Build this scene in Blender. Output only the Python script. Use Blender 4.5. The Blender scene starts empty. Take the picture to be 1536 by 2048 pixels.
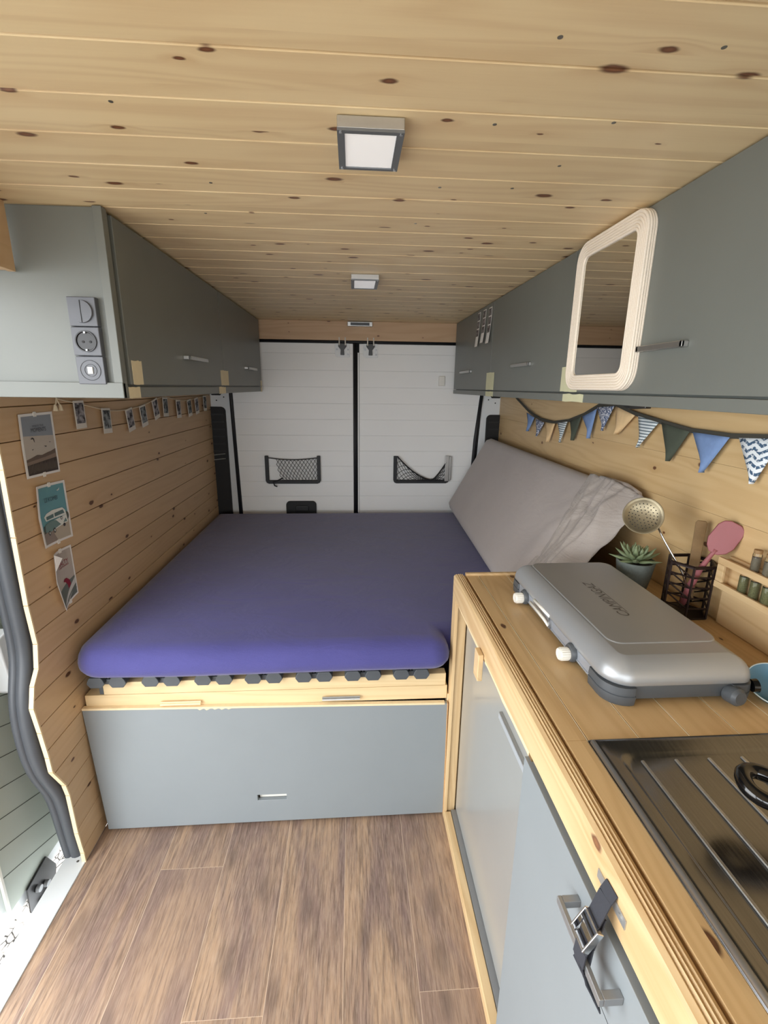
import bpy, bmesh, math, random
from mathutils import Vector, Matrix
C = bpy.context.scene
COL = C.collection
PI = math.pi
random.seed(7)

# ---------------------------------------------------------------- camera, light, exposure
RT = Vector((0.9978742, -0.06410162, 0.01175032)); UP = Vector((0.00517739, 0.25771029, 0.96620836)); FW = Vector((0.0649637, 0.96409356, -0.25749433))
cd = bpy.data.cameras.new('camera'); cam = bpy.data.objects.new('camera', cd); COL.objects.link(cam)
M = Matrix((( RT.x, UP.x, -FW.x), (RT.y, UP.y, -FW.y), (RT.z, UP.z, -FW.z))).to_4x4()
cam.matrix_world = Matrix.Translation((0, 0, 1.5)) @ M
cd.sensor_fit = 'HORIZONTAL'; cd.sensor_width = 36; cd.lens = 36 * 936.9 / 1536; cd.clip_start = 0.02
C.camera = cam

EXPOSURE = 0.0
WORLD = 7.5
C.view_settings.view_transform = 'Standard'; C.view_settings.look = 'None'
C.view_settings.exposure = EXPOSURE; C.view_settings.gamma = 1.0
C.view_settings.use_curve_mapping = False
w = bpy.data.worlds.new('sky'); C.world = w; w.use_nodes = True
bgn = w.node_tree.nodes['Background']; bgn.inputs[0].default_value = (0.95, 0.98, 1.0, 1); bgn.inputs[1].default_value = WORLD
try:
    C.cycles.max_bounces = 14; C.cycles.diffuse_bounces = 8; C.cycles.glossy_bounces = 5; C.cycles.transparent_max_bounces = 8
    C.cycles.sample_clamp_indirect = 8.0
except Exception: pass
def portal(name, loc, rot, sx, sy):
    l = bpy.data.lights.new(name, 'AREA'); l.shape = 'RECTANGLE'; l.size = sx; l.size_y = sy; l.cycles.is_portal = True
    o = bpy.data.objects.new(name, l); COL.objects.link(o); o.location = loc; o.rotation_euler = rot
portal('doorway_daylight', (-0.97, 0.45, 0.87), (0, -PI / 2, 0), 1.75, 1.55)
portal('cab_daylight', (0.01, -1.475, 1.275), (PI / 2, 0, 0), 1.62, 0.65)

# ---------------------------------------------------------------- materials
def S(r, g, b):
    f = lambda c: (c / 255 / 12.92) if c / 255 <= 0.04045 else ((c / 255 + 0.055) / 1.055) ** 2.4
    return (f(r), f(g), f(b), 1)
class NT:
    def __init__(s, name):
        s.m = bpy.data.materials.new(name); s.m.use_nodes = True; s.t = s.m.node_tree; s.n = s.t.nodes; s.b = s.n['Principled BSDF']
    def new(s, typ, **kw):
        n = s.n.new(typ)
        for k, v in kw.items(): setattr(n, k, v)
        return n
    def link(s, a, b): s.t.links.new(a, b)
    def inp(s, sock, v):
        if hasattr(v, 'is_output') or hasattr(v, 'links'): s.link(v, sock)
        else: sock.default_value = v
    def math(s, op, a, b=None, c=None, clamp=False):
        n = s.new('ShaderNodeMath', operation=op); n.use_clamp = clamp; s.inp(n.inputs[0], a)
        if b is not None: s.inp(n.inputs[1], b)
        if c is not None: s.inp(n.inputs[2], c)
        return n.outputs[0]
    def comb(s, x, y, z):
        n = s.new('ShaderNodeCombineXYZ'); s.inp(n.inputs[0], x); s.inp(n.inputs[1], y); s.inp(n.inputs[2], z); return n.outputs[0]
    def noise(s, vec, scale=1, detail=3, rough=0.5, dist=0):
        n = s.new('ShaderNodeTexNoise'); s.link(vec, n.inputs['Vector']); n.inputs['Scale'].default_value = scale
        n.inputs['Detail'].default_value = detail; n.inputs['Roughness'].default_value = rough; n.inputs['Distortion'].default_value = dist
        return n.outputs['Fac']
    def mix(s, f, a, b, mode='MIX'):
        n = s.new('ShaderNodeMix', data_type='RGBA', blend_type=mode)
        s.inp(n.inputs[0], f); s.inp(n.inputs[6], a); s.inp(n.inputs[7], b); return n.outputs[2]
    def mapr(s, v, a, b, c=0, d=1, interp='SMOOTHSTEP'):
        n = s.new('ShaderNodeMapRange', interpolation_type=interp); s.inp(n.inputs[0], v)
        for i, k in enumerate((a, b, c, d)): n.inputs[i + 1].default_value = k
        return n.outputs[0]
    def pos(s):
        g = s.new('ShaderNodeNewGeometry'); x = s.new('ShaderNodeSeparateXYZ'); s.link(g.outputs['Position'], x.inputs[0])
        return g.outputs['Position'], x.outputs
    def bump(s, h, strength=0.3, dist=0.002):
        n = s.new('ShaderNodeBump'); n.inputs['Strength'].default_value = strength; n.inputs['Distance'].default_value = dist
        s.link(h, n.inputs['Height']); s.link(n.outputs[0], s.b.inputs['Normal'])
MAT = {}
def plain(name, col, rough=0.5, metal=0.0, spec=0.5, mottled=0.0, scale=30, bump=0.0, bdist=0.001, coat=0, trans=0, sheen=0, emit=0):
    if name in MAT: return MAT[name]
    t = NT(name); b = t.b
    b.inputs['Roughness'].default_value = rough; b.inputs['Metallic'].default_value = metal; b.inputs['Specular IOR Level'].default_value = spec
    P, xyz = t.pos(); n = t.noise(P, scale, 4, 0.6)
    lo = tuple(c * (1 - mottled) for c in col[:3]) + (1,); hi = tuple(min(1, c * (1 + mottled)) for c in col[:3]) + (1,)
    t.link(t.mix(n, lo, hi), b.inputs['Base Color'])
    if bump: t.bump(t.noise(P, scale * 6, 3, 0.6), bump, bdist)
    if coat: b.inputs['Coat Weight'].default_value = coat; b.inputs['Coat Roughness'].default_value = 0.1
    if trans: b.inputs['Transmission Weight'].default_value = trans
    if sheen: b.inputs['Sheen Weight'].default_value = sheen; b.inputs['Sheen Roughness'].default_value = 0.5
    if emit: b.inputs['Emission Color'].default_value = (1, 1, 1, 1); b.inputs['Emission Strength'].default_value = emit
    MAT[name] = t.m; return t.m
def wood(name, u, v, pitch, off, light, dark, knotcol, knots=0.6, rough=0.5, ring=0.5, seed=0.0, coat=0.0, vary=0.12, ks=(0.20, 0.095), ksize=0.085):
    """pine boards: u = axis along the boards, v = axis across them ('x','y','z')"""
    if name in MAT: return MAT[name]
    t = NT(name); P, o = t.pos(); U = o['xyz'.index(u)]; V = o['xyz'.index(v)]
    Wd = o[[k for k in range(3) if k not in ('xyz'.index(u), 'xyz'.index(v))][0]]
    V = t.math('ADD', V, t.math('MULTIPLY', Wd, 0.7))
    idx = t.math('FLOOR', t.math('DIVIDE', t.math('SUBTRACT', V, off), pitch))
    wn = t.new('ShaderNodeTexWhiteNoise', noise_dimensions='1D'); t.link(t.math('ADD', idx, 13.37 + seed), wn.inputs['W'])
    rnd = wn.outputs['Value']
    U2 = t.math('ADD', U, t.math('MULTIPLY', rnd, 41.3))
    vo = t.new('ShaderNodeTexVoronoi', voronoi_dimensions='2D', feature='F1')
    vo.inputs['Scale'].default_value = 1; vo.inputs['Randomness'].default_value = 1
    warp = t.math('MULTIPLY', t.math('SUBTRACT', t.noise(P, 40, 2), 0.5), 0.05)
    t.link(t.comb(t.math('ADD', t.math('DIVIDE', U2, ks[0]), warp), t.math('ADD', t.math('DIVIDE', V, ks[1]), warp), 0), vo.inputs['Vector'])
    d = vo.outputs['Distance']; sc = t.new('ShaderNodeSeparateColor'); t.link(vo.outputs['Color'], sc.inputs[0])
    size = t.math('MULTIPLY', t.mapr(sc.outputs[0], 1 - knots, 1, 0.25, 1, 'LINEAR'), ksize)
    on = t.math('GREATER_THAN', sc.outputs[0], 1 - knots)
    rel = t.math('DIVIDE', d, size)
    km = t.math('MULTIPLY', t.mapr(rel, 0.55, 1.15, 1, 0), on)
    halo = t.math('MULTIPLY', t.mapr(rel, 0.8, 4.2, 1, 0), on)
    V2 = t.math('ADD', V, t.math('MULTIPLY', halo, 0.010))
    n1 = t.noise(t.comb(t.math('MULTIPLY', U2, 0.9), t.math('MULTIPLY', V2, 9), t.math('MULTIPLY', rnd, 7)), 1, 2, 0.45)
    rings = t.math('ABSOLUTE', t.math('SINE', t.math('MULTIPLY', n1, 34)))
    rings = t.math('POWER', rings, 3.0)
    fine = t.noise(t.comb(t.math('MULTIPLY', U2, 5), t.math('MULTIPLY', V2, 260), 0), 1, 4, 0.6)
    broad = t.noise(t.comb(t.math('MULTIPLY', U2, 1.5), t.math('MULTIPLY', V2, 22), 3), 1, 3, 0.5)
    f = t.math('MULTIPLY', rings, ring * 0.55)
    f = t.math('ADD', f, t.math('MULTIPLY', t.math('SUBTRACT', fine, 0.45), 0.55 * ring))
    f = t.math('ADD', f, t.math('MULTIPLY', t.math('SUBTRACT', broad, 0.45), 0.9 * ring))
    f = t.math('ADD', f, t.math('MULTIPLY', halo, 0.22), clamp=True)
    base = t.mix(f, light, dark)
    base = t.mix(t.math('MULTIPLY', rnd, vary), base, (light[0] * 0.55, light[1] * 0.5, light[2] * 0.42, 1))
    core = t.mix(t.mapr(rel, 0.1, 0.8, 0, 1), knotcol, (knotcol[0] * 0.55, knotcol[1] * 0.5, knotcol[2] * 0.5, 1))
    base = t.mix(km, base, core)
    t.link(base, t.b.inputs['Base Color']); t.b.inputs['Roughness'].default_value = rough
    if coat: t.b.inputs['Coat Weight'].default_value = coat; t.b.inputs['Coat Roughness'].default_value = 0.25
    t.bump(t.math('ADD', fine, t.math('MULTIPLY', rings, 0.4)), 0.12, 0.0008)
    MAT[name] = t.m; return t.m
def laminate():
    t = NT('laminate_oak'); P, o = t.pos(); X, Y = o[0], o[1]
    col = t.math('FLOOR', t.math('DIVIDE', t.math('ADD', X, 0.034), 0.196))
    fx = t.math('FRACT', t.math('DIVIDE', t.math('ADD', X, 0.034), 0.196))
    wn = t.new('ShaderNodeTexWhiteNoise', noise_dimensions='1D'); t.link(t.math('ADD', col, 5.2), wn.inputs['W'])
    Yo = t.math('ADD', Y, t.math('MULTIPLY', wn.outputs['Value'], 1.25))
    row = t.math('FLOOR', t.math('DIVIDE', Yo, 1.25)); fy = t.math('FRACT', t.math('DIVIDE', Yo, 1.25))
    w2 = t.new('ShaderNodeTexWhiteNoise', noise_dimensions='2D'); t.link(t.comb(col, row, 0), w2.inputs['Vector'])
    r = w2.outputs['Value']; Y2 = t.math('ADD', Y, t.math('MULTIPLY', r, 30))
    big = t.noise(t.comb(t.math('MULTIPLY', X, 9), t.math('MULTIPLY', Y2, 2.2), r), 1, 3, 0.6, 0.6)
    st = t.noise(t.comb(t.math('MULTIPLY', X, 130), t.math('MULTIPLY', Y2, 8), r), 1, 5, 0.72, 0.3)
    fine = t.noise(t.comb(t.math('MULTIPLY', X, 420), t.math('MULTIPLY', Y2, 22), r), 1, 3, 0.6)
    a = t.mix(t.mapr(big, 0.32, 0.66), S(126, 104, 98), S(176, 146, 118))
    a = t.mix(t.mapr(st, 0.38, 0.68, 0, 0.75), a, S(84, 68, 60))
    a = t.mix(t.mapr(fine, 0.42, 0.68, 0, 0.32), a, S(200, 178, 156))
    a = t.mix(t.math('MULTIPLY', r, 0.35), a, S(146, 120, 104))
    vo = t.new('ShaderNodeTexVoronoi', voronoi_dimensions='2D'); t.link(t.comb(t.math('MULTIPLY', X, 6), t.math('MULTIPLY', Y2, 2.6), 0), vo.inputs['Vector']); vo.inputs['Scale'].default_value = 1
    k = t.mapr(t.math('ADD', vo.outputs['Distance'], t.math('MULTIPLY', t.math('SUBTRACT', st, 0.5), 0.3)), 0.04, 0.15, 0.35, 0)
    a = t.mix(k, a, S(70, 58, 54))
    g = t.math('MAXIMUM', t.math('LESS_THAN', fx, 0.007), t.math('LESS_THAN', fy, 0.0009))
    a = t.mix(t.math('MULTIPLY', g, 0.7), a, S(214, 190, 165))
    t.link(a, t.b.inputs['Base Color']); t.b.inputs['Roughness'].default_value = 0.42
    t.bump(st, 0.15, 0.0006); return t.m

PINE_L = S(238, 210, 158); PINE_D = S(206, 168, 112); KNOT = S(128, 80, 46)
m_ceil = wood('ceiling_pine', 'x', 'y', 0.107, 0.772 - 0.0, S(234, 212, 168), S(204, 170, 124), S(126, 82, 52), 0.8, 0.45, 0.5, ksize=0.10, vary=0.2)
m_wl = wood('left_wall_shaded_pine', 'y', 'z', 0.0865, 0.143, S(206, 176, 138), S(182, 146, 108), S(100, 64, 40), 0.5, 0.5, 0.4, 3.1, vary=0.2)  # same pine as the ceiling, dimmer light of the left side put into the colour
m_wr = wood('right_wall_pine', 'y', 'z', 0.13, 0.93 + 0.655, S(216, 186, 138), S(190, 152, 102), S(118, 74, 42), 0.45, 0.45, 0.55, 9.3, ks=(0.22, 0.13), ksize=0.07)
m_top = wood('worktop_pine', 'y', 'x', 0.091, 0.393, S(214, 182, 134), S(184, 146, 98), S(104, 68, 42), 0.4, 0.42, 0.55, 5.7, coat=0.15)
m_frame = wood('frame_pine', 'y', 'z', 5.0, -1.0, S(218, 190, 146), S(190, 152, 104), S(140, 96, 62), 0.16, 0.45, 0.8, 2.2)
m_framez = wood('post_pine', 'z', 'x', 5.0, -1.0, S(220, 192, 148), S(194, 156, 108), S(136, 92, 58), 0.16, 0.45, 0.6, 4.2)
m_beam = wood('beam_pine', 'x', 'z', 5.0, -1.0, S(230, 206, 162), S(206, 174, 126), S(156, 108, 70), 0.25, 0.5, 0.5, 6.2)
m_rearboard = wood('rear_board_pine', 'x', 'z', 5.0, -1.0, S(204, 172, 136), S(176, 138, 104), S(116, 74, 50), 0.7, 0.5, 0.5, 8.2, ks=(0.16, 0.08))
m_edge = plain('cut_pine_edge', S(232, 210, 170), 0.6, mottled=0.12, scale=60)
m_ply = plain('raw_plywood_edge', S(196, 156, 108), 0.7, mottled=0.3, scale=80)
m_floor = laminate()
m_grey = plain('grey_cabinet_paint', S(112, 116, 112), 0.42, spec=0.5, mottled=0.05, scale=8, bump=0.12, bdist=0.0006)
m_greyp = plain('blue_grey_panel_paint', S(136, 143, 147), 0.45, spec=0.4, mottled=0.04, scale=6, bump=0.08, bdist=0.0005)
m_white = plain('white_door_lining', S(240, 241, 240), 0.45, mottled=0.02, scale=5)
m_van = plain('white_van_paint', S(222, 226, 228), 0.3, mottled=0.03, scale=5, coat=0.3)
m_black = plain('black_rubber', S(34, 35, 38), 0.5, spec=0.4, mottled=0.2, scale=20)
m_seal = plain('grey_black_door_seal', S(72, 76, 82), 0.42, spec=0.5, mottled=0.15, scale=12)
m_blackpl = plain('black_plastic', S(24, 24, 26), 0.35, mottled=0.2)
m_deep = plain('deep_black_trim', S(15, 15, 17), 0.6, mottled=0.2)
m_alu = plain('brushed_aluminium', S(190, 190, 188), 0.35, metal=0.9, mottled=0.08, scale=40)
m_satin = plain('satin_grey_metal', S(150, 152, 154), 0.4, metal=0.6, mottled=0.06)
m_chrome = plain('chrome', S(215, 216, 218), 0.15, metal=1.0)
m_zinc = plain('galvanised_steel', S(188, 190, 190), 0.35, metal=0.7, mottled=0.12, scale=90)
m_diff = plain('lamp_diffuser', S(246, 246, 246), 0.35, emit=0.25)
m_lampfr = plain('lamp_frame_grey', S(120, 124, 128), 0.4, metal=0.5)
m_tape = plain('masking_tape', S(210, 210, 176), 0.75, mottled=0.06, scale=40)
m_tapel = plain('tan_masking_tape', S(224, 214, 182), 0.75, mottled=0.08, scale=40)
m_socket = plain('socket_grey_plastic', S(92, 95, 102), 0.4, mottled=0.04)
m_paper = plain('white_paper', S(236, 234, 230), 0.6, mottled=0.02)
m_paperb = plain('cream_paper', S(222, 216, 204), 0.6, mottled=0.03)
m_string = plain('cream_cord', S(216, 200, 170), 0.85, mottled=0.15, scale=300)
m_fridge = plain('fridge_grey', S(176, 178, 176), 0.3, metal=0.35, mottled=0.05, scale=4, coat=0.2)
m_fridgel = plain('fridge_trim_grey', S(196, 202, 208), 0.3, metal=0.4)
m_stove = plain('stove_silver_paint', S(164, 167, 170), 0.36, metal=0.4, mottled=0.04, scale=5)
m_stoved = plain('stove_dark_plastic', S(78, 83, 88), 0.42, mottled=0.08)
m_stovel = plain('stove_light_side', S(168, 174, 184), 0.35, metal=0.4)
m_knob = plain('white_plastic', S(232, 230, 222), 0.4, mottled=0.03)
m_print = plain('dark_lettering', S(84, 82, 80), 0.45)
m_strap = plain('dark_webbing', S(50, 52, 60), 0.8, mottled=0.2, scale=400, bump=0.3)
m_navytag = m_strap
m_pebble = None
m_pot = plain('mottled_grey_pot', S(104, 112, 108), 0.7, mottled=0.35, scale=120, bump=0.3)
m_leaf = plain('succulent_green', S(126, 140, 106), 0.45, mottled=0.25, scale=60)
m_soil = plain('dark_soil', S(46, 36, 28), 0.9, mottled=0.5, scale=200)
m_wire = plain('dark_brown_metal', S(46, 34, 32), 0.4, metal=0.5, mottled=0.2)
m_spat = plain('dusky_pink_silicone', S(150, 88, 92), 0.5, mottled=0.04)
m_oldwood = plain('brown_utensil_wood', S(124, 96, 58), 0.6, mottled=0.3, scale=50)
m_herb = plain('dried_herbs', S(122, 120, 84), 0.9, mottled=0.7, scale=380)
m_spice = plain('grey_ground_spice', S(130, 120, 104), 0.9, mottled=0.4, scale=300)
m_cork = plain('jar_lid_cork', S(150, 118, 78), 0.7, mottled=0.2, scale=200)
m_bowl = plain('blue_enamel', S(86, 130, 156), 0.3, mottled=0.06)
m_rimw = plain('pale_rim', S(206, 220, 222), 0.3)
m_gloss = plain('glossy_black', S(12, 12, 14), 0.12, spec=0.7)
m_screw = plain('screw_head', S(150, 146, 138), 0.3, metal=0.8)

def glass_mat():
    t = NT('clear_glass'); t.b.inputs['Base Color'].default_value = (0.92, 0.96, 0.94, 1); t.b.inputs['Roughness'].default_value = 0.03
    t.b.inputs['Transmission Weight'].default_value = 1.0; t.b.inputs['IOR'].default_value = 1.3; return t.m
m_glass = glass_mat()
def mirror_mat():
    t = NT('mirror_silver'); t.b.inputs['Base Color'].default_value = (0.72, 0.72, 0.70, 1); t.b.inputs['Metallic'].default_value = 1; t.b.inputs['Roughness'].default_value = 0.02; return t.m
m_mirror = mirror_mat()
def rope_mat():
    t = NT('cotton_rope'); t.b.inputs['Base Color'].default_value = S(240, 230, 214); t.b.inputs['Roughness'].default_value = 0.9
    P, o = t.pos(); n = t.noise(P, 420, 2, 0.6); t.link(t.mix(n, S(226, 212, 192), S(250, 242, 230)), t.b.inputs['Base Color']); t.bump(n, 0.5, 0.001); return t.m
m_rope = rope_mat()
def fabric(name, c1, c2, rough=0.85, wr=0.0, sheen=0.2, big=6):
    t = NT(name); P, o = t.pos()
    we = t.noise(t.comb(t.math('MULTIPLY', o[0], 500), t.math('MULTIPLY', o[1], 500), t.math('MULTIPLY', o[2], 500)), 1, 2, 0.5)
    bg = t.noise(P, big, 3, 0.5)
    t.link(t.mix(t.math('MULTIPLY', t.math('ADD', we, bg), 0.5), c1, c2), t.b.inputs['Base Color'])
    t.b.inputs['Roughness'].default_value = rough; t.b.inputs['Sheen Weight'].default_value = sheen; t.b.inputs['Specular IOR Level'].default_value = 0.2
    wrn = t.noise(t.comb(t.math('MULTIPLY', o[0], 5), t.math('MULTIPLY', o[1], 9), t.math('MULTIPLY', o[2], 16)), 1, 4, 0.55, 0.8)
    t.bump(t.math('ADD', t.math('MULTIPLY', we, 0.05), t.math('MULTIPLY', wrn, wr)), 0.5, 0.012)
    return t.m
m_navy = fabric('navy_jersey_sheet', S(62, 61, 114), S(84, 82, 146), 0.78, 0.9, 0.3)
m_greyf = fabric('grey_linen_sheet', S(166, 158, 156), S(190, 182, 178), 0.9, 0.35)
m_greyw = fabric('creased_grey_sheet', S(152, 144, 140), S(186, 178, 172), 0.9, 2.0)
def sink_mat():
    t = NT('stainless_steel'); P, o = t.pos()
    n = t.noise(t.comb(t.math('MULTIPLY', o[0], 300), t.math('MULTIPLY', o[1], 12), 0), 1, 3, 0.6)
    sp = t.noise(P, 12, 2, 0.5)
    t.b.inputs['Metallic'].default_value = 1; t.link(t.mix(n, S(104, 105, 108), S(140, 140, 142)), t.b.inputs['Base Color'])
    t.link(t.mapr(t.math('ADD', t.math('MULTIPLY', n, 0.4), t.math('MULTIPLY', sp, 0.6)), 0.3, 0.7, 0.17, 0.26), t.b.inputs['Roughness']); return t.m
m_sink = sink_mat()
def pebble_mat():
    t = NT('pale_block_paving'); P, o = t.pos()
    br = t.new('ShaderNodeTexVoronoi', feature='DISTANCE_TO_EDGE'); br.inputs['Scale'].default_value = 44
    t.link(t.comb(t.math('MULTIPLY', o[0], 1.0), t.math('MULTIPLY', o[1], 0.55), 0), br.inputs['Vector'])
    n = t.noise(P, 14, 3, 0.6)
    g = t.math('MULTIPLY', t.mapr(br.outputs['Distance'], 0.02, 0.10, 1, 0), t.mapr(n, 0.35, 0.5, 0.2, 1))
    t.link(t.mix(g, S(178, 172, 164), S(30, 26, 22)), t.b.inputs['Base Color']); t.b.inputs['Roughness'].default_value = 0.9
    t.bump(br.outputs['Distance'], 0.4, 0.02); return t.m
m_pebble = pebble_mat()
def patt(name, kind, bgc, fg, scale):
    t = NT(name); P, o = t.pos(); v = t.comb(o[1], o[2], 0)
    if kind == 'floral':
        n = t.new('ShaderNodeTexVoronoi', feature='DISTANCE_TO_EDGE'); t.link(v, n.inputs['Vector']); n.inputs['Scale'].default_value = scale
        f = t.mapr(n.outputs['Distance'], 0.05, 0.16, 1, 0)
        f = t.math('MAXIMUM', f, t.mapr(t.noise(P, scale * 1.4, 2), 0.52, 0.6, 0, 1))
    elif kind == 'photo':
        big = t.noise(P, scale, 2, 0.5, 0.5); f = t.mapr(big, 0.36, 0.64, 0, 1); f = t.math('MULTIPLY', f, t.mapr(t.noise(P, scale * 5, 2), 0.2, 0.6, 0.6, 1))
    elif kind == 'scale':
        wx = t.math('SINE', t.math('MULTIPLY', o[1], scale)); wz = t.math('SINE', t.math('ADD', t.math('MULTIPLY', o[2], scale * 1.3), t.math('MULTIPLY', t.math('ABSOLUTE', wx), 1.5)))
        f = t.mapr(wz, 0.1, 0.5, 0, 1)
    else:
        tri = t.math('PINGPONG', t.math('MULTIPLY', o[1], scale), 1.0); st = t.math('SINE', t.math('ADD', t.math('MULTIPLY', tri, 4.0), t.math('MULTIPLY', o[2], scale * 7)))
        f = t.math('MULTIPLY', t.mapr(st, -0.1, 0.3, 0, 1), t.mapr(t.noise(P, scale * 3, 2), 0.38, 0.5, 0, 1))
    t.link(t.mix(f, bgc, fg), t.b.inputs['Base Color']); t.b.inputs['Roughness'].default_value = 0.9; return t.m
f_blue = plain('flag_blue', S(120, 146, 190), 0.9, mottled=0.12, scale=90)
f_green = plain('flag_dark_green', S(72, 78, 66), 0.9, mottled=0.1, scale=90)
f_cream = plain('flag_cream', S(222, 190, 144), 0.9, mottled=0.12, scale=60)
f_flor = patt('flag_floral', 'floral', S(226, 228, 234), S(66, 82, 116), 120)
f_scal = patt('flag_scallop', 'scale', S(222, 228, 230), S(88, 106, 116), 520)
f_ikat = patt('flag_zigzag', 'zig', S(230, 236, 240), S(64, 92, 120), 55)
f_tape = plain('bunting_tape', S(64, 62, 54), 0.9, mottled=0.1, scale=90)

# ---------------------------------------------------------------- mesh helpers (world coordinates)
def box(bm, x0, x1, y0, y1, z0, z1, mi=0):
    vs = [bm.verts.new(p) for p in ((x0, y0, z0), (x1, y0, z0), (x1, y1, z0), (x0, y1, z0), (x0, y0, z1), (x1, y0, z1), (x1, y1, z1), (x0, y1, z1))]
    for f in ((0, 3, 2, 1), (4, 5, 6, 7), (0, 1, 5, 4), (1, 2, 6, 5), (2, 3, 7, 6), (3, 0, 4, 7)):
        fc = bm.faces.new([vs[i] for i in f]); fc.material_index = mi
    return vs
def obox(bm, c, ax, ay, az, sx, sy, sz):
    """oriented box: centre, unit axes, full sizes"""
    c = Vector(c); ax = Vector(ax).normalized(); ay = Vector(ay).normalized(); az = Vector(az).normalized(); vs = []
    for k in (-.5, .5):
        for (i, j) in ((-.5, -.5), (.5, -.5), (.5, .5), (-.5, .5)):
            vs.append(bm.verts.new(c + ax * sx * i + ay * sy * j + az * sz * k))
    for f in ((0, 3, 2, 1), (4, 5, 6, 7), (0, 1, 5, 4), (1, 2, 6, 5), (2, 3, 7, 6), (3, 0, 4, 7)): bm.faces.new([vs[i] for i in f])
def prism(bm, pts, d, cap=True, mi=0):
    """pts: list of 3D points of a planar polygon, extruded by vector d"""
    d = Vector(d); a = [bm.verts.new(Vector(p)) for p in pts]; b = [bm.verts.new(Vector(p) + d) for p in pts]; n = len(pts)
    for i in range(n): bm.faces.new((a[i], a[(i + 1) % n], b[(i + 1) % n], b[i])).material_index = mi
    if cap: bm.faces.new(list(reversed(a))).material_index = mi; bm.faces.new(b).material_index = mi
def tube(bm, pts, r, n=8, closed=False, rs=None):
    pts = [Vector(p) for p in pts]; N = len(pts); rings = []; up = None
    for i, p in enumerate(pts):
        if closed: d = pts[(i + 1) % N] - pts[i - 1]
        else: d = (pts[min(i + 1, N - 1)] - pts[max(i - 1, 0)])
        d.normalize()
        if up is None: up = d.orthogonal().normalized()
        else:
            up = up - d * up.dot(d)
            up = d.orthogonal().normalized() if up.length < 1e-5 else up.normalized()
        q = d.cross(up); R = rs[i] if rs else r
        rings.append([bm.verts.new(p + (up * math.cos(2 * PI * k / n) + q * math.sin(2 * PI * k / n)) * R) for k in range(n)])
    for i in range(N if closed else N - 1):
        A = rings[i]; B = rings[(i + 1) % N]
        for k in range(n): bm.faces.new((A[k], A[(k + 1) % n], B[(k + 1) % n], B[k]))
    if not closed: bm.faces.new(list(reversed(rings[0]))); bm.faces.new(rings[-1])
def lathe(bm, prof, c=(0, 0, 0), n=32, axis=None, mi=0):
    """prof: (r,z) list; axis: direction of z"""
    c = Vector(c); az = Vector(axis or (0, 0, 1)).normalized(); ax = az.orthogonal().normalized(); ay = az.cross(ax); rings = []
    for r, z in prof:
        if r < 1e-6: rings.append([bm.verts.new(c + az * z)])
        else: rings.append([bm.verts.new(c + az * z + (ax * math.cos(2 * PI * k / n) + ay * math.sin(2 * PI * k / n)) * r) for k in range(n)])
    for A, B in zip(rings, rings[1:]):
        for k in range(n):
            k2 = (k + 1) % n
            if len(A) == 1 and len(B) == 1: continue
            if len(A) == 1: f = bm.faces.new((A[0], B[k2], B[k]))
            elif len(B) == 1: f = bm.faces.new((A[k], A[k2], B[0]))
            else: f = bm.faces.new((A[k], A[k2], B[k2], B[k]))
            f.material_index = mi
def cyl(bm, c, r, h, axis=(0, 0, 1), n=20): lathe(bm, [(0, 0), (r, 0), (r, h), (0, h)], c, n, axis)
def rrect(x0, x1, y0, y1, rad, seg=8):
    """rad: (x0y0, x1y0, x1y1, x0y1)"""
    if not isinstance(rad, (tuple, list)): rad = (rad,) * 4
    cs = [(x0 + rad[0], y0 + rad[0], PI), (x1 - rad[1], y0 + rad[1], 1.5 * PI), (x1 - rad[2], y1 - rad[2], 0), (x0 + rad[3], y1 - rad[3], .5 * PI)]
    o = []
    for (cx, cy, a), r in zip(cs, rad):
        for k in range(seg + 1): t = a + k / seg * PI / 2; o.append((cx + r * math.cos(t), cy + r * math.sin(t)))
    return o
def slab(bm, outline, levels, n2=None):
    """outline(inset)->[(x,y)], levels [(z,inset)]"""
    rings = [[bm.verts.new((x, y, z)) for x, y in outline(ins)] for z, ins in levels]
    for A, B in zip(rings, rings[1:]):
        for k in range(len(A)): bm.faces.new((A[k], A[(k + 1) % len(A)], B[(k + 1) % len(A)], B[k]))
    bm.faces.new(list(reversed(rings[0]))); bm.faces.new(rings[-1])
def xf(bm, mat): bmesh.ops.transform(bm, matrix=mat, verts=bm.verts)
def origin(o):
    v = Vector((0, 0, 0))
    while o: v = v + Vector(o.location); o = o.parent
    return v
def tag(o, label=None, cat=None, group=None, kind=None):
    if label: o['label'] = label
    if cat: o['category'] = cat
    if group: o['group'] = group
    if kind: o['kind'] = kind
    return o
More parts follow.
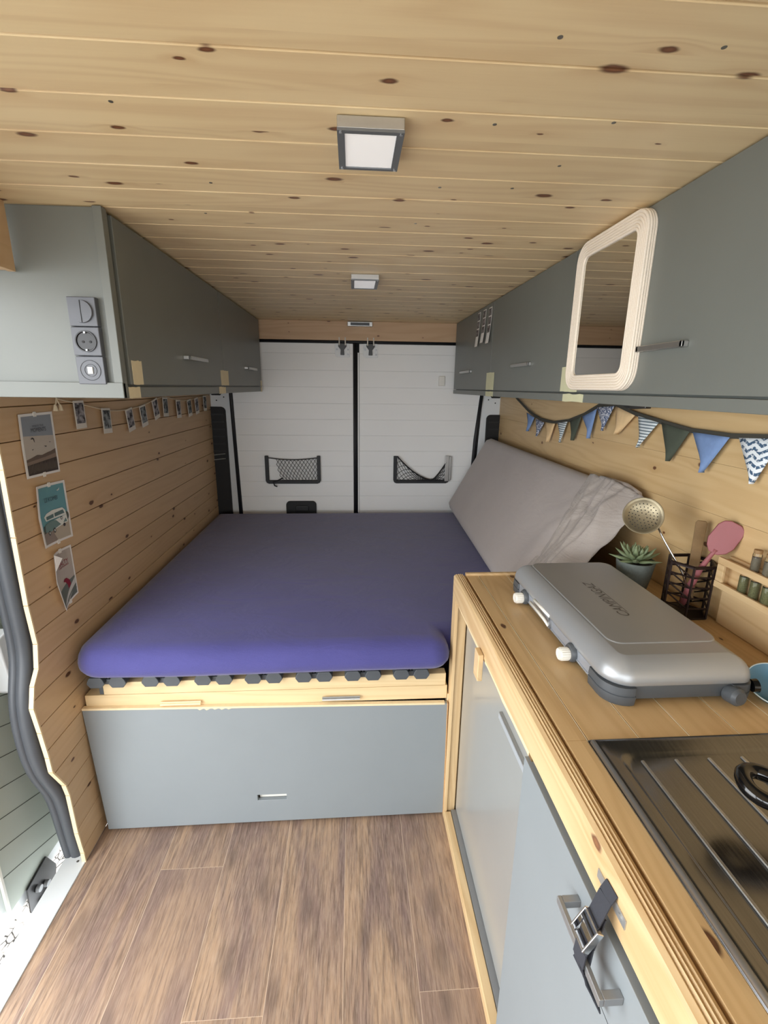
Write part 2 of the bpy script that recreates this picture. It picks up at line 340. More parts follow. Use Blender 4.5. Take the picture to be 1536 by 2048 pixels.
def obj(name, bm, mats, parent=None, bevel=0, smooth=False, seg=2, ang=35, base=True, subsurf=0):
    bmesh.ops.recalc_face_normals(bm, faces=bm.faces)
    me = bpy.data.meshes.new(name)
    o = bpy.data.objects.new(name, me); COL.objects.link(o)
    if parent: o.parent = parent; off = origin(parent)
    else:
        xs = [v.co for v in bm.verts]
        off = Vector(((min(v.x for v in xs) + max(v.x for v in xs)) / 2, (min(v.y for v in xs) + max(v.y for v in xs)) / 2, min(v.z for v in xs)))
        o.location = off
    bmesh.ops.translate(bm, verts=bm.verts, vec=-off); bm.to_mesh(me); bm.free()
    for m in (mats if isinstance(mats, (list, tuple)) else [mats]): me.materials.append(m)
    if smooth:
        for p in me.polygons: p.use_smooth = True
    if bevel:
        b = o.modifiers.new('bevel', 'BEVEL'); b.width = bevel; b.segments = seg; b.limit_method = 'ANGLE'; b.angle_limit = math.radians(ang)
        for p in me.polygons: p.use_smooth = True
        b.harden_normals = True
    elif smooth == 'auto':
        b = o.modifiers.new('split', 'EDGE_SPLIT'); b.split_angle = math.radians(ang)
    if subsurf:
        b = o.modifiers.new('subsurf', 'SUBSURF'); b.levels = subsurf; b.render_levels = subsurf
    return o
def thing(name, label, cat, loc=(0, 0, 0), group=None):
    o = bpy.data.objects.new(name, None); COL.objects.link(o); o.location = loc; o.empty_display_size = 0.05
    return tag(o, label, cat, group)
def struct(name, bm, m, parent=None, **k):
    o = obj(name, bm, m, parent, **k)
    if not parent: o['kind'] = 'structure'
    return o
def sbox(name, m, *b, parent=None, **k):
    bm = bmesh.new(); box(bm, *b); return struct(name, bm, m, parent, **k)
def pbox(name, m, parent, *b, **k):
    bm = bmesh.new(); box(bm, *b); return obj(name, bm, m, parent, **k)
def text_faces(txt, size=1.0, shear=0.0):
    """lettering as 2D triangles, centred on the origin, height about `size`"""
    cu = bpy.data.curves.new('t', 'FONT'); cu.body = txt; cu.size = size; cu.align_x = 'CENTER'; cu.align_y = 'CENTER'; cu.shear = shear; cu.resolution_u = 3
    o = bpy.data.objects.new('t', cu); COL.objects.link(o)
    dg = bpy.context.evaluated_depsgraph_get(); me = bpy.data.meshes.new_from_object(o.evaluated_get(dg))
    vs = [tuple(v.co[:2]) for v in me.vertices]; fs = [tuple(p.vertices) for p in me.polygons]
    bpy.data.objects.remove(o); bpy.data.curves.remove(cu); bpy.data.meshes.remove(me)
    return vs, fs

# ---------------------------------------------------------------- the setting
ZC = 1.875; XL = -0.871; XR = 0.937
# ceiling: tongue-and-groove boards across the van
bm = bmesh.new(); y = 0.772 - 0.107 * 21
while y < 3.03:
    y1 = y + 0.107
    prism(bm, [(-0.93, y + 0.0015, ZC + 0.012), (-0.93, y + 0.0015, ZC + 0.0035), (-0.93, y + 0.0045, ZC), (-0.93, y1 - 0.0015, ZC), (-0.93, y1, ZC + 0.0015), (-0.93, y1, ZC + 0.012)], (1.90, 0, 0))
    y = y1
box(bm, -0.95, 0.97, -1.5, 3.08, ZC + 0.012, ZC + 0.04)
struct('ceiling', bm, m_ceil)
bm = bmesh.new(); box(bm, -0.873, 0.94, -1.45, 3.06, -0.02, 0.0)
struct('floor', bm, m_floor)
bm = bmesh.new(); box(bm, -0.945, -0.873, -1.45, 1.364, -0.03, 0.004)
struct('trim_1', bm, m_van, bevel=0.002)
bm = bmesh.new(); cyl(bm, (-0.897, 1.235, 0.004), 0.004, 0.001); cyl(bm, (-0.897, 0.75, 0.004), 0.004, 0.001)
struct('trim_2', bm, m_screw)
# left wall: boards ending in the wavy cut edge by the door seal
EDGE = [(0.0, 1.236), (0.041, 1.235), (0.13, 1.226), (0.282, 1.222), (0.328, 1.214), (0.414, 1.174), (0.465, 1.172), (0.557, 1.163), (0.643, 1.153), (0.70, 1.171), (0.738, 1.200), (0.805, 1.214), (0.923, 1.208), (1.113, 1.212), (1.289, 1.217), (1.9, 1.217)]
def edge_y(z, E=EDGE):
    for (z0, y0), (z1, y1) in zip(E, E[1:]):
        if z0 <= z <= z1: return y0 + (y1 - y0) * (z - z0) / (z1 - z0)
    return E[-1][1]
bm = bmesh.new(); z = 0.143 - 0.0865 * 2
while z < ZC:
    z0 = max(z, 0.002); z1 = min(z + 0.0865, ZC); jit = random.uniform(-0.001, 0.001)
    if z1 > z0 + 0.004:
        zz = [z0 + 0.001 + (z1 - z0 - 0.002) * k / 6 for k in range(7)]
        pts = [(XL, edge_y(q) + jit, q) for q in zz] + [(XL, 3.02, zz[-1]), (XL, 3.02, zz[0])]
        prism(bm, pts, (-0.011, 0, 0))
    z += 0.0865
wl = struct('wall_left', bm, m_wl, bevel=0.0012, seg=1)
bm = bmesh.new(); EB = [(z, yy + 0.035) for z, yy in EDGE]
prism(bm, [(-0.884, yy, z) for z, yy in EB if z > -1] + [(-0.884, 3.06, 1.9), (-0.884, 3.06, -0.0)], (-0.012, 0, 0))
struct('trim_3', bm, m_ply)
bm = bmesh.new(); box(bm, -0.99, -0.94, 1.305, 3.1, -0.30, 1.92)
struct('trim_4', bm, m_van, bevel=0.01)
# cut edge of the boards, paler
bm = bmesh.new()
for (z0, y0), (z1, y1) in zip(EDGE[:-1], EDGE[1:]):
    z1 = min(z1, 1.46)
    if z0 < 1.46: prism(bm, [(XL + 0.0006, y0 - 0.0035, z0 + 0.001), (XL + 0.0006, y1 - 0.0035, z1 - 0.001), (XL + 0.0006, y1 + 0.0015, z1 - 0.001), (XL + 0.0006, y0 + 0.0015, z0 + 0.001)], (-0.012, 0, 0))
struct('trim_5', bm, m_edge)
# right wall
bm = bmesh.new(); z = 0.93
while z < 1.5:
    z1 = z + 0.13
    prism(bm, [(XR, -1.45, z + 0.0003), (XR, -1.45, z1 - 0.0003), (XR + 0.012, -1.45, z1), (XR + 0.012, -1.45, z)], (0, 4.47, 0)); z = z1
box(bm, XR + 0.004, XR + 0.03, -1.45, 3.06, -0.0, 1.9)
struct('wall_right', bm, m_wr)
# dark board added behind the doors to block light, wood header board
sbox('rear_light_block', m_deep, -0.99, 0.99, 3.045, 3.08, 0.0, 1.9)
sbox('trim_6', m_rearboard, -0.56, 0.64, 2.985, 3.0, 1.768, ZC, bevel=0.001)
bm = bmesh.new(); tube(bm, [(-0.56, 3.0, 1.759), (0.64, 3.0, 1.763)], 0.009, 10)
struct('trim_7', bm, m_black, smooth=True)
# rear doors, each lined with horizontal white boards
def lining(x0a, x0b, x1a, x1b):
    """a = x at z=.60, b = x at z=1.75"""
    bm = bmesh.new(); z = 0.612
    while z < 1.75:
        z1 = min(z + 0.0983, 1.752); t0 = (z - .6) / 1.15; t1 = (z1 - .6) / 1.15
        L0 = x0a + (x0b - x0a) * t0; L1 = x0a + (x0b - x0a) * t1; R0 = x1a + (x1b - x1a) * t0; R1 = x1a + (x1b - x1a) * t1
        prism(bm, [(L0, 3.0, z + 0.0008), (R0, 3.0, z + 0.0008), (R1, 3.0, z1 - 0.0008), (L1, 3.0, z1 - 0.0008)], (0, 0.012, 0)); z = z1
    prism(bm, [(x0a, 3.004, .6), (x1a, 3.004, .6), (x1b, 3.004, 1.752), (x0b, 3.004, 1.752)], (0, 0.03, 0))
    return bm
d1 = struct('door_1', lining(-0.716, -0.742, 0.002, 0.002), m_white, bevel=0.0012, seg=1)
d2 = struct('door_2', lining(0.040, 0.040, 0.765, 0.82), m_white, bevel=0.0012, seg=1)
bm = bmesh.new(); tube(bm, [(0.012, 3.0, 0.6), (0.012, 3.0, 1.757)], 0.009, 10); tube(bm, [(0.025, 3.002, 0.6), (0.025, 3.002, 1.757)], 0.006, 10)
struct('trim_8', bm, m_black, smooth=True)
sbox('trim_9', m_white, 0.030, 0.038, 2.997, 3.01, 0.6, 1.70)
bm = bmesh.new(); tube(bm, [(-0.729, 3.0, 0.6), (-0.744, 3.0, 1.50), (-0.744, 3.0, 1.76)], 0.0115, 10)
struct('trim_10', bm, m_black, smooth=True)
bm = bmesh.new(); tube(bm, [(0.765, 3.0, 0.6), (0.786, 3.0, 1.18), (0.815, 3.0, 1.5)], 0.0115, 10)
struct('trim_11', bm, m_black, smooth=True)
# white door pillars with black inner trims
def pillar(n, x0a, x0b, x1a, x1b, bx0, bx1, ztop, holes):
    bm = bmesh.new(); prism(bm, [(x0a, 3.012, .55), (x1a, 3.012, .55), (x1b, 3.012, 1.6), (x0b, 3.012, 1.6)], (0, 0.02, 0))
    p = struct('trim_%d' % n, bm, m_van, bevel=0.003)
    bm = bmesh.new(); pts = rrect(bx0, bx1, 0.55, ztop, (0.005, 0.005, 0.028, 0.028)); prism(bm, [(x, 2.996, z) for x, z in pts], (0, 0.02, 0))
    q = obj('trim_panel', bm, m_deep, p, bevel=0.003)
    bm = bmesh.new()
    for k in range(6): zz = ztop - 0.05 - k * 0.045; box(bm, bx0 + 0.015, bx1 - 0.012, 2.993, 2.997, zz, zz + 0.008)
    obj('vent_slats', bm, m_blackpl, q)
    bm = bmesh.new(); pts = [(holes - 0.038, 1.458), (holes + 0.038, 1.458), (holes + 0.025, 1.440), (holes - 0.025, 1.440)]
    prism(bm, [(x, 3.008, z) for x, z in pts], (0, 0.006, 0))
    for dx in (-0.045, 0, 0.045): cyl(bm, (holes + dx, 3.013, 1.41 + (0.02 if dx else 0)), 0.004, 0.003, (0, -1, 0), 12)
    obj('hole_covers', bm, m_deep, p)
pillar(12, -0.95, -0.93, -0.742, -0.757, -0.925, -0.784, 1.372, -0.835)
pillar(13, 0.79, 0.826, 0.99, 0.99, 0.853, 0.962, 1.337, 0.905)
bm = bmesh.new(); tube(bm, [(-0.89, 2.99, 1.075), (-0.80, 2.99, 1.085)], 0.003); tube(bm, [(-0.89, 2.99, 1.045), (-0.80, 2.99, 1.055)], 0.003)
struct('trim_14', bm, m_zinc)

# door latch and catches on the rear doors
def catch(x, label):
    t = thing('door_catch', label, 'catch', (x, 2.995, 1.68), 'catches at the top of the rear doors')
    bm = bmesh.new(); prism(bm, [(px + x, 2.996, pz) for px, pz in rrect(-0.045, 0.045, 1.672, 1.752, (0.02, 0.006, 0.006, 0.006))], (0, 0.004, 0)); obj('plate', bm, m_van, t, bevel=0.001)
    bm = bmesh.new(); prism(bm, [(x - .012, 2.984, 1.685), (x + .012, 2.984, 1.685), (x + .010, 2.984, 1.715), (x + .026, 2.984, 1.735), (x + .022, 2.984, 1.752), (x - .022, 2.984, 1.752), (x - .026, 2.984, 1.735), (x - .010, 2.984, 1.715)], (0, 0.012, 0)); obj('latch_hook', bm, m_blackpl, t, bevel=0.002)
    for dx, dz in ((-.033, .025), (.034, .025), (.034, -.002)):
        bm = bmesh.new(); cyl(bm, (x + dx, 2.996, 1.692 + dz), 0.0055, 0.003, (0, -1, 0), 12); obj('screw', bm, m_satin, t)
    for dx in (-.018, .018):
        bm = bmesh.new(); tube(bm, [(x + dx, 2.980, 1.740), (x + dx, 2.980, 1.785)], 0.0035); obj('pin', bm, m_knob, t)
catch(-0.062, 'white plate catch with black hook, top corner of the left rear door')
catch(0.108, 'white plate catch with black hook, top corner of the right rear door')
t = thing('door_latch_handle', 'black recessed latch handle low on the left rear door, just above the bed', 'door handle', (-0.34, 2.99, 0.69))
bm = bmesh.new(); prism(bm, [(x, 2.982, z) for x, z in rrect(-0.436, -0.242, 0.66, 0.778, (0.01, 0.01, 0.025, 0.025))], (0, 0.018, 0)); obj('housing', bm, m_deep, t, bevel=0.004)
bm = bmesh.new(); prism(bm, [(x, 2.974, z) for x, z in rrect(-0.375, -0.29, 0.715, 0.75, 0.012)], (0, 0.01, 0)); obj('pull', bm, m_blackpl, t, bevel=0.003)
bm = bmesh.new(); box(bm, 0.532, 0.571, 2.984, 2.999, 1.511, 1.571)
sw = obj('alarm_sensor', bm, m_knob, None, bevel=0.005); tag(sw, 'small white plastic sensor box high on the right rear door', 'sensor')
# storage nets
def net(x0, x1, z0, z1, label, sag, broken):
    t = thing('storage_net', label, 'net pocket', ((x0 + x1) / 2, 2.99, z0), 'black net pockets on the rear doors')
    bm = bmesh.new(); w = 0.022
    pts = [(x0, z1), (x0, z0 + 0.02), (x0 + 0.006, z0 + 0.006), (x0 + 0.02, z0), (x1 - 0.02, z0), (x1 - 0.006, z0 + 0.006), (x1, z0 + 0.02), (x1, z1), (x1 - w, z1), (x1 - w, z0 + w), (x0 + w, z0 + w), (x0 + w, z1)]
    prism(bm, [(x, 2.975, z) for x, z in pts], (0, 0.02, 0)); obj('frame', bm, m_black, t, bevel=0.003)
    A, B = x0 + w, x1 - w; Z0 = z0 + w - 0.004
    if not sag:
        def top(u): return z1 - 0.012 - 0.012 * math.sin(PI * u)
        def left(v): return 0.16 + 0.12 * (1 - v) ** 2
    else:
        def top(u):
            if u < 0.72: q = u / 0.72; return Z0 + 0.006 + (z1 - Z0 - 0.006) * (1 - q) ** 1.7
            q = (u - 0.72) / 0.28; return Z0 + 0.006 + (z1 - Z0 - 0.045) * q ** 1.3
        def left(v): return 0.0
    def P(u, v):
        uu = left(v) + u * (1 - left(v)); return (A + (B - A) * uu, 2.972 - 0.006 * math.sin(PI * u), Z0 + (top(uu) - Z0) * v)
    bm = bmesh.new(); NU = 11; NV = 4; sx = 1 / NU
    for k in range(-NV, NU + 1):
        for sg in (1, -1):
            seg = []
            for q in range(0, NV * 4 + 1):
                v = q / (NV * 4); u = (k + v * NV) * sx if sg == 1 else (k + NV - v * NV) * sx
                if -1e-6 <= u <= 1 + 1e-6: seg.append(P(u, v))
            if len(seg) > 1: tube(bm, seg, 0.0016, 5)
    obj('netting', bm, m_black, t)
    bm = bmesh.new(); tube(bm, [(A + (B - A) * k / 20, 2.972, top(k / 20)) for k in range(21)], 0.003 if not sag else 0.0045, 6); obj('top_cord', bm, m_black, t)
    if broken == 'knot':
        bm = bmesh.new(); cx = A + 0.055; tube(bm, [(cx + 0.03, 2.97, Z0 + 0.02), (cx, 2.968, Z0 + 0.004), (cx - 0.03, 2.968, Z0 - 0.004), (cx - 0.02, 2.966, Z0 - 0.028), (cx - 0.004, 2.966, Z0 - 0.034)], 0.0045, 6); obj('knotted_cord', bm, m_black, t)
    else:
        bm = bmesh.new(); box(bm, x1 - 0.030, x1 - 0.004, 2.968, 2.976, z0 + 0.015, z1 + 0.004); box(bm, x1 - 0.002, x1 + 0.010, 2.972, 2.98, z0 + 0.02, z1)
        obj('duct_tape', bm, m_alu, t, bevel=0.002)
net(-0.557, -0.209, 0.895, 1.074, 'black net pocket on the left rear door, netting torn free at its left edge', False, 'knot')
net(0.259, 0.622, 0.897, 1.074, 'black net pocket on the right rear door, sagging, with silver tape at right', True, 'tape')

# outside: ground, sliding door, seal
bm = bmesh.new()
box(bm, -9, -0.95, -7, 9, -0.47, -0.45); box(bm, -0.95, 6, -7, -1.5, -0.47, -0.45)
struct('ground', bm, m_pebble)
bm = bmesh.new(); box(bm, -0.945, -0.92, -1.45, 1.30, -0.20, -0.0)
struct('trim_15', bm, m_van, bevel=0.004)
SEAL = [(1.222, 1.34), (1.218, 1.15), (1.222, 0.92), (1.226, 0.80), (1.214, 0.735), (1.188, 0.67), (1.178, 0.60), (1.178, 0.53), (1.182, 0.46), (1.198, 0.385), (1.222, 0.325), (1.243, 0.265), (1.253, 0.165), (1.262, 0.05), (1.272, -0.03)]
bm = bmesh.new(); dens = []
for (a, b), (c, d) in zip(SEAL, SEAL[1:]):
    for k in range(4): q = k / 4; dens.append((a + (c - a) * q, b + (d - b) * q))
dens.append(SEAL[-1]); sm = dens[:]
for it in range(6): sm = [sm[0]] + [((sm[i - 1][0] + 2 * sm[i][0] + sm[i + 1][0]) / 4, (sm[i - 1][1] + 2 * sm[i][1] + sm[i + 1][1]) / 4) for i in range(1, len(sm) - 1)] + [sm[-1]]
sm = [(sm[0][0], 1.86)] + sm
tube(bm, [(-0.915, a, b) for a, b in sm], 0.021, 14); tube(bm, [(-0.938, a - 0.007, b) for a, b in sm], 0.014, 10)
struct('trim_16', bm, m_seal, smooth=True)
bm = bmesh.new(); tube(bm, [(-0.892, a + 0.01, b) for a, b in sm], 0.012, 10)
struct('trim_17', bm, m_black, smooth=True)
# unseen cab partition, added to cut light from behind; windscreen opening lets some in
bm = bmesh.new()
box(bm, -0.95, 0.97, -1.49, -1.46, -0.02, 0.95); box(bm, -0.95, 0.97, -1.49, -1.46, 1.60, 1.9)
box(bm, -0.95, -0.80, -1.49, -1.46, 0.95, 1.60); box(bm, 0.82, 0.97, -1.49, -1.46, 0.95, 1.60)
box(bm, -0.95, -0.90, -1.46, -0.36, -0.02, 1.0); box(bm, -0.95, -0.90, -1.46, -0.36, 1.62, 1.9); box(bm, -0.95, -0.90, -0.45, -0.36, 1.0, 1.62)
struct('cab_light_baffle', bm, m_greyp)
# header board over the side door
sbox('trim_18', m_wl, -0.757, -0.742, -1.45, 1.188, 1.737, ZC, bevel=0.001)
sbox('trim_19', m_wl, -0.93, -0.757, -1.45, 1.188, 1.74, 1.755)
# sliding door standing open outside, lined with white-green boards
bm = bmesh.new(); box(bm, -1.12, -1.062, 0.98, 2.5, -0.135, 1.72)
sd = struct('door_3', bm, m_van, bevel=0.02)
m_dl = plain('pale_green_lining', S(176, 184, 174), 0.45, mottled=0.05, scale=5)
m_groove = plain('dark_groove', S(70, 74, 66), 0.8)
bm = bmesh.new(); z = -0.06
prism(bm, [(-1.05, 1.135, -0.062), (-1.05, 2.35, -0.09), (-1.05, 2.35, 1.2), (-1.05, 1.105, 1.2)], (-0.012, 0, 0))
ln = obj('lining', bm, m_dl, sd)
bm = bmesh.new()
for k in range(18):
    z0 = 0.075 + k * 0.098
    a = Vector((-1.0496, 1.12, z0)); L = 1.2; b = a + Vector((0, L, -0.42 * L)); lo = -0.07
    if b.z < lo: q = (z0 - lo) / (z0 - b.z); b = a + (b - a) * q
    prism(bm, [a, b, b + Vector((0, 0, 0.0028)), a + Vector((0, 0, 0.0028))], (-0.002, 0, 0))
obj('board_grooves', bm, m_groove, ln)
bm = bmesh.new(); box(bm, -1.054, -1.046, 1.128, 1.136, -0.066, 1.2); obj('edge_strip', bm, m_knob, ln)
# roller arm of the sliding door
bm = bmesh.new(); prism(bm, [(-1.048, 1.20, -0.06), (-1.048, 1.30, -0.045), (-1.048, 1.335, -0.12), (-1.048, 1.30, -0.205), (-1.048, 1.235, -0.225), (-1.048, 1.195, -0.15)], (0.006, 0, 0)); ra = obj('roller_bracket', bm, m_blackpl, sd, bevel=0.002)
bm = bmesh.new(); prism(bm, [(-1.04, 1.23, -0.19), (-1.04, 1.29, -0.16), (-1.0, 1.30, -0.28), (-1.0, 1.235, -0.30)], (0.02, 0, 0.0)); obj('roller_arm', bm, m_satin, sd, bevel=0.002)
for yy, zz in ((1.235, -0.10), (1.27, -0.125), (1.245, -0.165)):
    bm = bmesh.new(); cyl(bm, (-1.04, yy, zz), 0.011, 0.012, (1, 0, 0), 14); obj('roller', bm, m_satin, ra, bevel=0.001)
bm = bmesh.new(); prism(bm, [(-1.0, 1.245, 0.80), (-1.0, 1.30, 0.81), (-1.0, 1.31, 0.70), (-1.0, 1.285, 0.60), (-1.0, 1.262, 0.62)], (-0.05, 0, 0)); obj('grip', bm, m_van, sd, bevel=0.006)

# ---------------------------------------------------------------- overhead cabinets
def bar_handle(parent, p0, p1, side, off=0.022, w=0.012):
    """bar standing off the face along Y; side = +1/-1 direction it stands off in X"""
    bm = bmesh.new(); x = p0[0]
    xa, xb = sorted((x + side * (off - 0.006), x + side * off))
    box(bm, xa, xb, p0[1], p1[1], p0[2] - w / 2, p0[2] + w / 2)
    for yy in (p0[1], p1[1] - 0.008):
        xa, xb = sorted((x, x + side * off)); box(bm, xa, xb, yy, yy + 0.008, p0[2] - w / 2, p0[2] + w / 2)
    return obj('handle', bm, m_alu, parent, bevel=0.0015)
t = thing('overhead_cabinet', 'dark grey painted overhead cabinet with two doors along the left wall', 'cabinet', (-0.70, 2.07, 1.466))
bm = bmesh.new()
box(bm, -0.869, -0.556, 1.204, 2.95, 1.478, 1.873)
obj('body', bm, m_grey, t)
bm = bmesh.new()
box(bm, -0.869, -0.545, 1.198, 1.21, 1.467, 1.873); box(bm, -0.869, -0.543, 1.186, 1.20, 1.467, 1.503); box(bm, -0.563, -0.543, 1.188, 1.212, 1.467, 1.873)
obj('end_panel', bm, m_grey, t, bevel=0.0015)
bm = bmesh.new(); box(bm, -0.560, -0.544, 1.204, 2.95, 1.467, 1.4935); obj('bottom_rail', bm, m_grey, t, bevel=0.0015)
for (a, b, h0, h1) in ((1.232, 2.094, 1.62, 1.82), (2.099, 2.94, 2.50, 2.72)):
    d = pbox('door', m_grey, t, -0.560, -0.543, a, b, 1.4985, 1.868, bevel=0.0015)
    bar_handle(d, (-0.543, h0, 1.585), (0, h1, 0), 1)
t = thing('overhead_cabinet', 'dark grey overhead cabinet along the right wall, with the mirror on its front', 'cabinet', (0.78, 1.35, 1.466))
bm = bmesh.new(); box(bm, 0.640, 0.935, -0.3, 2.965, 1.478, 1.873); obj('body', bm, m_grey, t)
bm = bmesh.new(); box(bm, 0.622, 0.640, -0.3, 2.972, 1.466, 1.4885); obj('bottom_rail', bm, m_grey, t, bevel=0.0015)
for (a, b, h0, h1) in ((2.186, 2.965, 2.53, 2.77), (1.402, 2.182, 1.68, 1.87), (0.53, 1.398, 0.883, 1.030), (-0.3, 0.526, 0.1, 0.3)):
    d = pbox('door', m_grey, t, 0.623, 0.640, a, b, 1.4925, 1.8715, bevel=0.0012)
    bar_handle(d, (0.623, h0, 1.585), (0, h1, 0), -1, 0.014)
# masking tape over the door joints
def tape(label, side, x, ya, yb, yc, yd, m, ztop, zs, zb=1.466):
    bm = bmesh.new()
    def strip(y0, y1, z0, z1):
        n = 6; top = [(y0 + (y1 - y0) * k / n, z1 + random.uniform(-.0015, .0015)) for k in range(n + 1)]
        bot = [(y1 - (y1 - y0) * k / n, z0 + random.uniform(-.001, .001)) for k in range(n + 1)]
        prism(bm, [(x, a, b) for a, b in top + bot], (side * 0.0009, 0, 0))
    strip(ya, yb, zs + 0.003, ztop); strip(yc, yd, zb, zs - 0.003)
    bm2 = bm
    o = obj('masking_tape', bm2, m, None); tag(o, label, 'tape', 'strips of masking tape on the overhead cabinets')
tape('tan masking tape at the near bottom corner of the left cabinet', 1, -0.5428, 1.244, 1.300, 1.212, 1.275, m_tapel, 1.557, 1.496)
tape('tan masking tape over the joint between the two left cabinet doors', 1, -0.5428, 2.05, 2.17, 2.01, 2.11, m_tapel, 1.56, 1.496)
tape('tan masking tape at the far bottom corner of the left cabinet', 1, -0.5428, 2.905, 2.94, 2.905, 2.94, m_tapel, 1.53, 1.496)
tape('pale yellow masking tape over the far door joint of the right cabinet', -1, 0.6218, 2.115, 2.235, 2.115, 2.235, m_tape, 1.569, 1.4905)
tape('pale yellow masking tape half hidden by the corner of the rope-framed mirror', -1, 0.6218, 1.31, 1.418, 1.268, 1.395, m_tape, 1.564, 1.4905)
# power socket panel on the end of the left cabinet
t = thing('socket_panel', 'grey power panel with round switch, mains socket and USB port on the left cabinet end', 'socket', (-0.61, 1.19, 1.497))
x0, x1 = -0.641, -0.579; zt, zb = 1.689, 1.498; h = (zt - zb) / 3
for k, nm in enumerate(('usb_module', 'socket_module', 'switch_module')):
    za = zb + k * h; yf = 1.181 if k else 1.183
    md = pbox(nm, m_socket, t, x0, x1, yf, 1.198, za + 0.0006, za + h - 0.0006, bevel=0.002); cx = (x0 + x1) / 2; cz = za + h / 2
    if k == 2:
        bm = bmesh.new(); lathe(bm, [(0, 0), (0.0245, 0), (0.0235, 0.005), (0, 0.0055)], (cx, yf, cz), 32, (0, -1, 0)); r = obj('rocker', bm, m_socket, md, smooth='auto')
        pbox('rocker_gap', m_deep, r, cx - 0.0008, cx + 0.0004, yf - 0.0062, yf - 0.004, cz - 0.0235, cz + 0.0235)
    elif k == 1:
        bm = bmesh.new(); lathe(bm, [(0.0235, 0.0), (0.0235, 0.0025), (0.021, 0.0025), (0.0195, -0.0004), (0, -0.0004)], (cx, yf - 0.0006, cz), 32, (0, -1, 0)); r = obj('socket_well', bm, m_blackpl, md, smooth='auto')
        for dx in (-0.0065, 0.0095):
            bm = bmesh.new(); cyl(bm, (cx + dx, yf - 0.0002, cz - (0.001 if dx < 0 else 0.001)), 0.0028, 0.0012, (0, -1, 0), 12); obj('pin_hole', bm, m_deep, r)
        for dz in (-0.019, 0.019):
            pbox('earth_clip', m_satin, r, cx - 0.0022, cx + 0.0022, yf - 0.004, yf - 0.001, cz + dz - 0.002, cz + dz + 0.002)
    else:
        bm = bmesh.new(); lathe(bm, [(0.023, 0.0), (0.0225, 0.0012), (0.0215, 0.0), (0.0145, 0.0), (0.014, 0.0015), (0.013, 0.0015), (0.0125, 0), (0, 0)], (cx, yf - 0.0004, cz), 32, (0, -1, 0)); r = obj('port_ring', bm, m_socket, md, smooth='auto')
        pbox('usb_port', m_knob, r, cx - 0.0055, cx + 0.0055, yf - 0.003, yf - 0.0005, cz - 0.0075, cz + 0.0075)
# mirror with cotton rope frame
t = thing('mirror', 'tall mirror with rounded cream cotton-rope frame on the right overhead cabinet', 'mirror', (0.60, 1.2, 1.505))
y0, y1, z0, z1 = 1.036, 1.352, 1.500, 1.868
bm = bmesh.new(); prism(bm, [(0.607, a, b) for a, b in rrect(y0 + 0.03, y1 - 0.03, z0 + 0.03, z1 - 0.03, 0.022)], (0.012, 0, 0)); obj('glass', bm, m_mirror, t)
bm = bmesh.new()
for k in range(6):
    ins = 0.003 + k * 0.0062; r = max(0.045 - k * 0.0045, 0.01)
    tube(bm, [(0.6055, a, b) for a, b in rrect(y0 + ins, y1 - ins, z0 + ins, z1 - ins, r, 8)], 0.0037, 8, closed=True)
for k in range(3): tube(bm, [(0.6105 + k * 0.005, a, b) for a, b in rrect(y0 + 0.002, y1 - 0.002, z0 + 0.002, z1 - 0.002, 0.045, 8)], 0.0037, 8, closed=True)
obj('rope_frame', bm, m_rope, t, smooth=True)
# photo booth strips
m_ph = patt('monochrome_photo', 'photo', S(150, 142, 140), S(66, 60, 60), 60)
def strip(yc, ztop, zbot, lab):
    t = thing('photo_strip', lab, 'photo', (0.62, yc, zbot), 'photo booth strips on the right cabinet')
    def f(v, dx=0): return (0.6215 - 0.010 * (1 - v) ** 2 - dx, )
    bm = bmesh.new(); N = 8; wd = 0.024
    for k in range(N):
        va, vb = k / N, (k + 1) / N; za = zbot + (ztop - zbot) * va; zb = zbot + (ztop - zbot) * vb
        xa, xb = f(va)[0], f(vb)[0]
        prism(bm, [(xa, yc - wd, za), (xa, yc + wd, za), (xb, yc + wd, zb), (xb, yc - wd, zb)], (0.0006, 0, 0))
    obj('paper', bm, m_paper, t)
    bm = bmesh.new()
    for q in range(3):
        va = 0.30 + q * 0.235; vb = va + 0.20
        for s in range(3):
            a = va + (vb - va) * s / 3; b = va + (vb - va) * (s + 1) / 3
            za = zbot + (ztop - zbot) * a; zb = zbot + (ztop - zbot) * b; xa, xb = f(a, .001)[0], f(b, .001)[0]
            prism(bm, [(xa, yc - wd + .004, za), (xa, yc + wd - .004, za), (xb, yc + wd - .004, zb), (xb, yc - wd + .004, zb)], (0.0003, 0, 0))
    obj('prints', bm, m_ph, t)
strip(2.435, 1.858, 1.70, 'photo booth strip nearest the rear doors, leftmost of three on the right cabinet')
strip(2.335, 1.857, 1.71, 'photo booth strip in the middle of three on the right cabinet')
strip(2.238, 1.853, 1.70, 'photo booth strip nearest the mirror, rightmost of three on the right cabinet')

